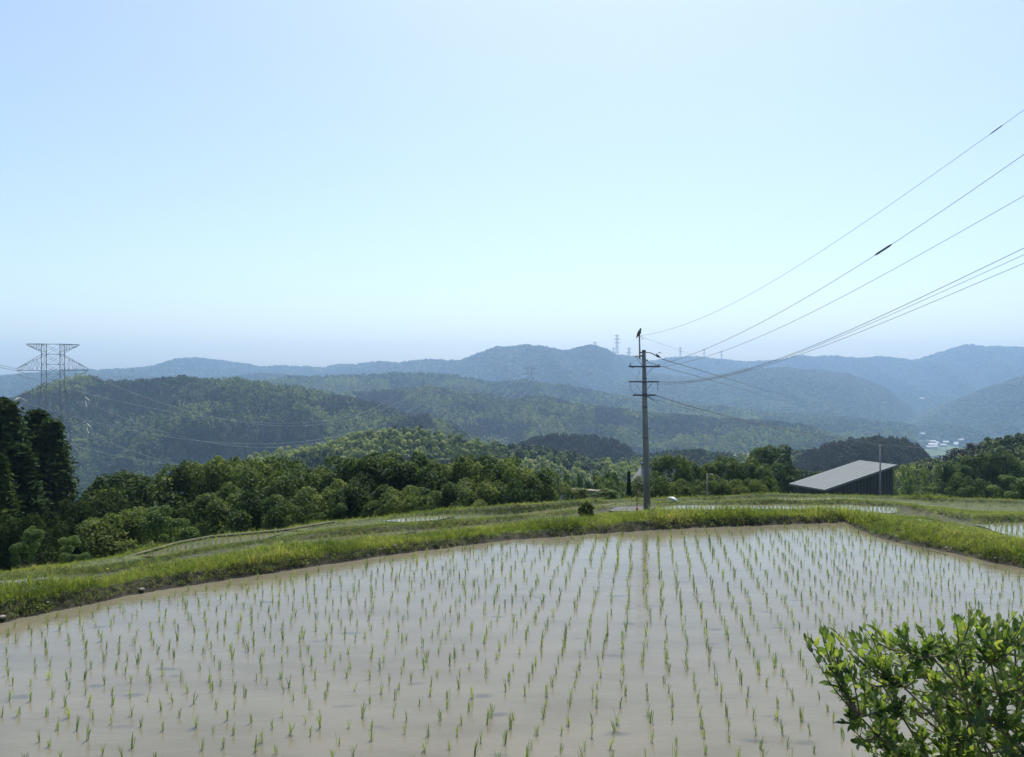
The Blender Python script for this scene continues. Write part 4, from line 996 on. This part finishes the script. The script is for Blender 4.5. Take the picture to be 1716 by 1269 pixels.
# ------------------------------------------------------------------ transmission pylons
def pylon(name, px, ytop, ybase, D, arms, wtop, wbase, label, yaw=0., r=.22, group='steel transmission pylons', body_panels=9, lattice=True):
    b = P(px, ybase, D); H = (ybase-ytop)/F*D; root = empty(name, b, label, 'pylon', group); root.rotation_euler.z = yaw
    hw = lambda h: (wbase + (wtop-wbase)*min(1, (h/H)/.72))/2
    for sx in (-1, 1):
        for sy in (-1, 1):
            mb = MB(); mb.tube([(sx*hw(h), sy*hw(h), h) for h in np.linspace(0, H, 8)], r, 4); mb.build('leg', M_pyl, root)
    if lattice:
        mb = MB(); hs = np.linspace(0, H, body_panels+1)
        for i in range(body_panels):
            h0, h1 = hs[i], hs[i+1]
            for k in range(4):
                ca = [(-1,-1),(1,-1),(1,1),(-1,1)]; p, q = ca[k], ca[(k+1) % 4]
                mb.tube([(p[0]*hw(h0), p[1]*hw(h0), h0), (q[0]*hw(h1), q[1]*hw(h1), h1)], r*.5, 3, False)
                mb.tube([(q[0]*hw(h0), q[1]*hw(h0), h0), (p[0]*hw(h1), p[1]*hw(h1), h1)], r*.5, 3, False)
                mb.tube([(p[0]*hw(h1), p[1]*hw(h1), h1), (q[0]*hw(h1), q[1]*hw(h1), h1)], r*.55, 3, False)
        mb.build('lattice', M_pyl, root)
    tips = []
    for (ya, half, dh) in arms:           # ya: photo row of the arm, half: half length (m), dh: height of its root truss (+up / -down)
        h = (ybase-ya)/F*D
        for sx in (-1, 1):
            mb = MB(); w0 = hw(h); tip = Vector((sx*half, 0, h))
            for sy in (-1, 1):
                mb.tube([(sx*w0, sy*w0, h), tip], r*.8, 4); mb.tube([(sx*w0, sy*w0, h+dh), tip+Vector((0,0,dh*.12))], r*.7, 4)
                n_ = 6
                for i in range(n_):
                    f0, f1 = i/n_, (i+1)/n_
                    lo = lambda f: Vector((sx*w0, sy*w0, h)).lerp(tip, f); hi_ = lambda f: Vector((sx*w0, sy*w0, h+dh)).lerp(tip+Vector((0,0,dh*.12)), f)
                    mb.tube([lo(f0), hi_(f1)] if i % 2 else [hi_(f0), lo(f1)], r*.4, 3, False)
                    mb.tube([lo(f1), hi_(f1)], r*.35, 3, False)
            mb.build('crossarm', M_pyl, root); tips.append(root.matrix_basis @ tip if False else (Matrix.Translation(b) @ Matrix.Rotation(yaw, 4, 'Z') @ tip))
    return root, tips
big, tipsB = pylon('transmission_pylon', 89, 577, 812, 300, [(577, 9.2, -3.2), (621, 12.4, 6.2), (666, 11.4, 4.5), (711, 12.0, 4.5)], 6.4, 12, 'large lattice pylon with broad arms rising above the left cedars', yaw=.28, r=.12, body_panels=14)
# insulator strings of the big pylon
for lvl, (ya, half) in enumerate([(621, 12.4), (666, 11.4), (711, 12.0)]):
    for sx in (-1, 1):
        h = (812-ya)/F*300
        mb = MB(); a_ = Vector((sx*half, 0, h)); e1, e2 = a_+Vector((sx*2.2, -3.2, -1.5)), a_+Vector((sx*-1.0, 3.4, -1.5))
        if lvl: mb.tube([a_, e1], .22, 6); mb.tube([a_, e2], .22, 6); mb.tube([e1, (e1+e2)/2+Vector((0,0,-2.6)), e2], .12, 5)
        else: mb.tube([a_, a_+Vector((-sx*3, 3, -1.5))], .14, 6)
        mb.build('insulator_string', M_ins, big, True)
mid_p, tipsM = pylon('transmission_pylon', 888, 614, 668, 1600, [(618, 15, 3), (627, 17, 4), (637, 16, 4)], 8, 14, 'hazy lattice pylon standing on the middle ridge left of the pole', r=.5, body_panels=6)
sp_, tipsS = pylon('transmission_pylon', 713, 626, 705, 1050, [(629, 15, 3), (652, 17, 4), (676, 17, 4)], 7, 12, 'faint pylon on the spur where the cable bundles converge', r=.14, body_panels=8)
for x, yt, yb, D, s, lb in [(1034,561,597,3350,1,'tallest faint pylon on the skyline left of the pole'), (1028,583,598,3500,.8,'small faint pylon beside the tallest skyline pylon'),
                         (1054,583,600,3400,.9,'faint skyline pylon just left of the pole top'), (1140,582,599,4300,.8,'faint skyline pylon right of the pole'),
                         (1180,585,600,4350,.7,'tiny skyline pylon second right of the pole'), (1209,588,604,4350,.7,'tiny skyline pylon third right of the pole'),
                         (997,573,583,3320,.8,'tiny pylon tip on the rounded central summit')]:
    H_ = (yb+6-yt)/F*D
    pylon('transmission_pylon', x, yt, yb+6, D, [(yt+2, 13*s, 2.5), (yt+8, 16*s, 3), (yt+14, 15*s, 3)][:3 if yb-yt > 20 else 2], 6*s, 13*s, lb, r=.7*s, body_panels=5)
# conductors between the big pylon and the pylon on the spur
def conductor(a_, b_, img, label, r, group='transmission conductors crossing the valley'):
    fit_cable((a_.x, a_.y), (b_.x, b_.y), [(CX+a_.x/a_.y*F, CY-a_.z/a_.y*F)] + img + [(CX+b_.x/b_.y*F, CY-b_.z/b_.y*F)], 1., 'power_conductor', label, r, group, M_cond, 3, n=60)
CP = [[(394,704),(467,710.5),(531,708),(606,690),(637,680)], [(296,733),(394,743),(430,745),(520,740),(606,716),(644,701)], [(205,762),(271,773),(320,779),(440,784),(523,777),(569,769),(614,751),(669,727)]]
for i, (j, dy) in enumerate([(2,0),(3,3.5),(4,0),(5,3.5),(6,0),(7,4)]):
    a_, b_ = tipsB[j] + Vector((0, 0, -1.6)), tipsS[j-2]; side = 'left' if j % 2 == 0 else 'right'; lv_ = ['top', 'middle', 'lowest'][i//2]
    img = [(CX+a_.x/a_.y*F, CY-a_.z/a_.y*F)] + [(x+(12 if dy else 0), y+dy) for x, y in CP[i//2]] + [(CX+b_.x/b_.y*F, CY-b_.z/b_.y*F)]
    fit_cable((a_.x, a_.y), (b_.x, b_.y), img, 1., 'power_conductor', f'pale sagging conductor on the {side} end of the {lv_} wide arm of the large pylon', .085, 'transmission conductors crossing the valley', M_cond, 4, n=60)
for j in (0, 1, 2, 3):
    a_, b_ = tipsS[j], tipsM[j]; 
    conductor(a_, b_, [(800, [668,672,690,694][j])], f'faint conductor {"upper" if j < 2 else "lower"} {"left" if j % 2 == 0 else "right"} between spur pylon and middle ridge pylon', .16)
for j in (2, 4):
    a_ = tipsB[j]+Vector((0,0,.6 if j == 2 else 10.2)); fit_cable((a_.x, a_.y), (-260, 250), [(CX+a_.x/a_.y*F, CY-a_.z/a_.y*F), (5, 613 if j == 2 else 617)], 1., 'power_conductor', ('upper' if j == 2 else 'lower')+' conductor leaving the large pylon to the left edge', .09, 'transmission conductors crossing the valley', M_wire, 1)

# ------------------------------------------------------------------ stones at the foot of the bund
def stone(px, z, dD, s, label):
    V, Fa = ico(2); s = s*.75; V = V*(1+.18*np.array([mnoise.noise(Vector(v)*1.7+Vector((px, 0, 0))) for v in V]))[:, None]*np.array([s*1.4, s, s*.65])
    D = wD(px)-.22+dD; tag(link('stone', mesh_np('stone', V, Fa, M_stone, False), None, ((px-CX)/F*D, D, z)), label, 'stone', 'pale stones along the muddy bund foot')
for px, z, dD, s, lb in [(238,-3.93,.06,.055,'pale flat stone at the muddy bund foot below the left grass'), (4,-3.92,.05,.06,'pale stone at the water line by the left edge'),
                         (80,-3.85,.12,.03,'tiny white stone left in the dark bund face'), (638,-3.86,.15,.03,'small pale stone in the middle of the dark bund face'),
                         (662,-3.83,.17,.035,'brightest small stone in the middle bund face'), (1586,-3.9,.08,.035,'small white stone on the right bund foot'),
                         (1502,-3.88,.10,.04,'pale stone on the right bund near the corner'), (1668,-3.9,.08,.03,'tiny pale stone on the right bund near the edge')]:
    stone(px, z, dD, s, lb)

M_yel = mat_solid('yellow_petals', (.55,.42,.03), (.7,.55,.05), 5, .7); M_wfl = mat_solid('white_petals', (.6,.6,.56), (.75,.75,.7), 5, .7)
for px, D, h, m_, lb in [(722,20.6,.30,M_yel,'taller of the two yellow flowers on the middle bund'),(731,20.3,.22,M_yel,'lower of the two yellow flowers on the middle bund'),
                         (1541,19.3,.20,M_wfl,'white flower head on the right bund'),(1548,19.0,.14,M_wfl,'smaller white flower right beside the taller one on the right bund'),
                         (178,14.6,.24,M_yel,'yellow flower on the left bund'),(470,17.2,.18,M_wfl,'white flower on the left middle bund'),(1610,18.6,.15,M_wfl,'lone white flower low on the right bund')]:
    fl = empty('wildflower', ((px-CX)/F*D, D, ground_z(px, D)), lb, 'flower', 'small wildflowers on the bunds')
    mb = MB(); mb.tube([(0,0,-.02),(.01,0,h*.6),(.02,.01,h)], .003, 4); mb.build('stem', M_grass, fl)
    mb = MB()
    for k in range(7):
        a_ = k*.9; c_, s_ = math.cos(a_), math.sin(a_); mb.add([(.02,.01,h),(.02+c_*.015-s_*.007,.01+s_*.015+c_*.007,h+.005),(.02+c_*.024,.01+s_*.024,h+.002),(.02+c_*.015+s_*.007,.01+s_*.015-c_*.007,h+.005)], [(0,1,2,3)])
    mb.build('petals', m_, fl)

# ------------------------------------------------------------------ foreground shrub
def leaf_mesh(seed):
    r = np.random.default_rng(seed); n = 6; V = []; Fa = []; curl = r.uniform(.1, .5); fold = r.uniform(.15, .45); tw = r.uniform(-.3, .3)
    for i in range(n+1):
        t_ = i/n; w = .24*math.sin(math.pi*min(1, t_**.8*1.0))**.8*(1 if t_ < 1 else 0)+.004; z = -curl*t_*t_*.5; 
        for s_ in (-1, 0, 1): V.append((t_, s_*w+tw*t_*t_*.2, z + abs(s_)*fold*w))
    for i in range(n):
        for s_ in (0, 1): k = i*3+s_; Fa.append((k, k+1, k+4, k+3))
    return mesh_np('leaf', V, Fa, M_bush, True)
LEAF = [leaf_mesh(500+i) for i in range(5)]
shrub = empty('leafy_shrub', (2.2, 3.15, -1.95), 'leafy green shrub with thin brown twigs filling the bottom right corner', 'shrub'); sb = Vector(shrub.location)
rb = random.Random(21)
sil = [(1352,1062),(1375,1048),(1400,1046),(1430,1056),(1450,1044),(1470,1046),(1490,1062),(1505,1052),(1520,1044),(1540,1050),(1560,1060),(1580,1040),(1600,1028),(1625,1006),(1645,1022),(1660,1050),(1675,1030),(1700,1022),(1716,1024),(1800,1000),(2000,980),(2300,1010)]
left = [(1046,1352),(1062,1352),(1100,1378),(1130,1400),(1170,1425),(1210,1412),(1240,1428),(1300,1440),(1400,1480)]
tips = []
def ok_tip(px, py):
    return py > np.interp(px, [s[0] for s in sil], [s[1] for s in sil]) + 8 and px > np.interp(py, [s[0] for s in left], [s[1] for s in left]) + 10
for x, y in sil: tips.append((x+rb.uniform(-3, 3), y+10, rb.uniform(2.85, 3.1)))
for x, y in [(1362,1075),(1372,1092),(1415,1212),(1422,1185),(1440,1245),(1432,1225),(1395,1075),(1420,1108)]: tips.append((x, y, rb.uniform(2.8, 3.0)))
while len(tips) < 800:
    px = rb.uniform(1352, 1760) if rb.random() < .62 else rb.uniform(1760, 2250); py = rb.uniform(1030, 1400); D = rb.uniform(2.85, 3.75)
    if ok_tip(px, py) and not (1470 < px < 1530 and 1100 < py < 1160 and rb.random() < .85): tips.append((px, py, D))
stems = []
for k in range(30):
    a_ = sb + Vector((rb.uniform(-.45, .6), rb.uniform(-.2, .25), -.05)); b_ = P(*[(1450,1110),(1480,1150),(1440,1200),(1490,1230),(1530,1120),(1560,1100),(1600,1090),(1560,1180),(1620,1130),(1660,1110),(1640,1180),(1700,1080),(1700,1160),(1500,1090),(1590,1230)][k % 15 if k < 15 else 0] if k < 15 else (rb.uniform(1480, 2150), rb.uniform(1080, 1230)), rb.uniform(2.8, 3.5))
    m_ = a_.lerp(b_, .5)+Vector((rb.uniform(-.02,.22), rb.uniform(-.10,.10), -.08)); pts_ = []
    for i in range(9):
        t_ = i/8; pts_.append(a_*(1-t_)**2+m_*2*t_*(1-t_)+b_*t_*t_)
    stems.append(pts_); mb = MB(); mb.tube([p-sb for p in pts_], list(np.linspace(.0075, .0035, 9)), 7); mb.build('stem', M_twig, shrub, True)
leaves = []; tw = MB()
for px, py, D in tips:
    T = P(px, py, D); best = min(((p-T).length+.25*max(0, p.z-T.z+.04)*6, p) for s_ in stems for p in s_[2:]) if True else None
    S0 = best[1]; dist = (T-S0).length
    m1 = S0.lerp(T, .5)+Vector((rb.uniform(-.05,.05), rb.uniform(-.05,.05), -.22*dist)); pts_ = []
    for i in range(8):
        t_ = i/7; pts_.append(S0*(1-t_)**2+m1*2*t_*(1-t_)+T*t_*t_)
    tw.tube([p-sb for p in pts_], list(np.linspace(.0042, .0013, 8)), 5, False)
    nL = rb.randint(10, 17); run = min(1., .22/max(dist, .05))
    for q_ in range(nL):
        t_ = 1-run*(q_/nL)**1.2 if q_ else 1.; t_ = max(t_, .05); f = t_*7; i = min(6, int(f)); p = pts_[i].lerp(pts_[i+1], f-i); d_ = (pts_[i+1]-pts_[i]).normalized()
        a_ = q_*2.4+rb.uniform(-.4,.4); e1 = d_.orthogonal().normalized(); e2 = d_.cross(e1); out_ = e1*math.cos(a_)+e2*math.sin(a_)
        open_ = .35+.9*(q_/nL)
        dirv = (d_*(1-.5*open_) + out_*open_ + Vector((0, 0, .35))).normalized()
        nrm = (Vector((0,0,1)) + out_*.3 + Vector((rb.gauss(0,.4), rb.gauss(0,.4), 0))).normalized()
        yv = nrm.cross(dirv).normalized(); zv = dirv.cross(yv)
        M_ = Matrix((dirv, yv, zv)).transposed().to_4x4(); s_ = rb.uniform(.026, .052)*(0.8 if q_ == 0 else 1)
        leaves.append((p-sb, M_, s_, rb.randrange(5), CX+p.x/p.y*F, CY-p.z/p.y*F, p.y))
tw.build('twigs', M_twig, shrub, True)['kind'] = 'stuff'
def vis_leaf(l): return 1330 < l[4] < 1716 and l[5] < 1269
front = sorted([l for l in leaves if vis_leaf(l)], key=lambda l: -(l[2]/l[6]))[:300]; fs = set(id(l) for l in front)
for l in front:
    o = link('leaf', LEAF[l[3]], shrub); o.matrix_local = Matrix.Translation(l[0]) @ l[1] @ Matrix.Scale(l[2], 4)
Vv = []; Ff = []; nV = 0
base_v = [np.array([v.co[:] for v in m_.vertices]) for m_ in LEAF]; base_f = [np.array([p.vertices[:] for p in m_.polygons]) for m_ in LEAF]
for l in leaves:
    if id(l) in fs: continue
    M_ = np.array(Matrix.Translation(l[0]) @ l[1] @ Matrix.Scale(l[2], 4)); v = base_v[l[3]]
    Vv.append(v @ M_[:3, :3].T + M_[:3, 3]); Ff.append(base_f[l[3]]+nV); nV += len(v)
o = link('foliage', mesh_np('foliage', np.concatenate(Vv), np.concatenate(Ff), M_bush, True), shrub); o['kind'] = 'stuff'
print('shrub leaves', len(leaves))
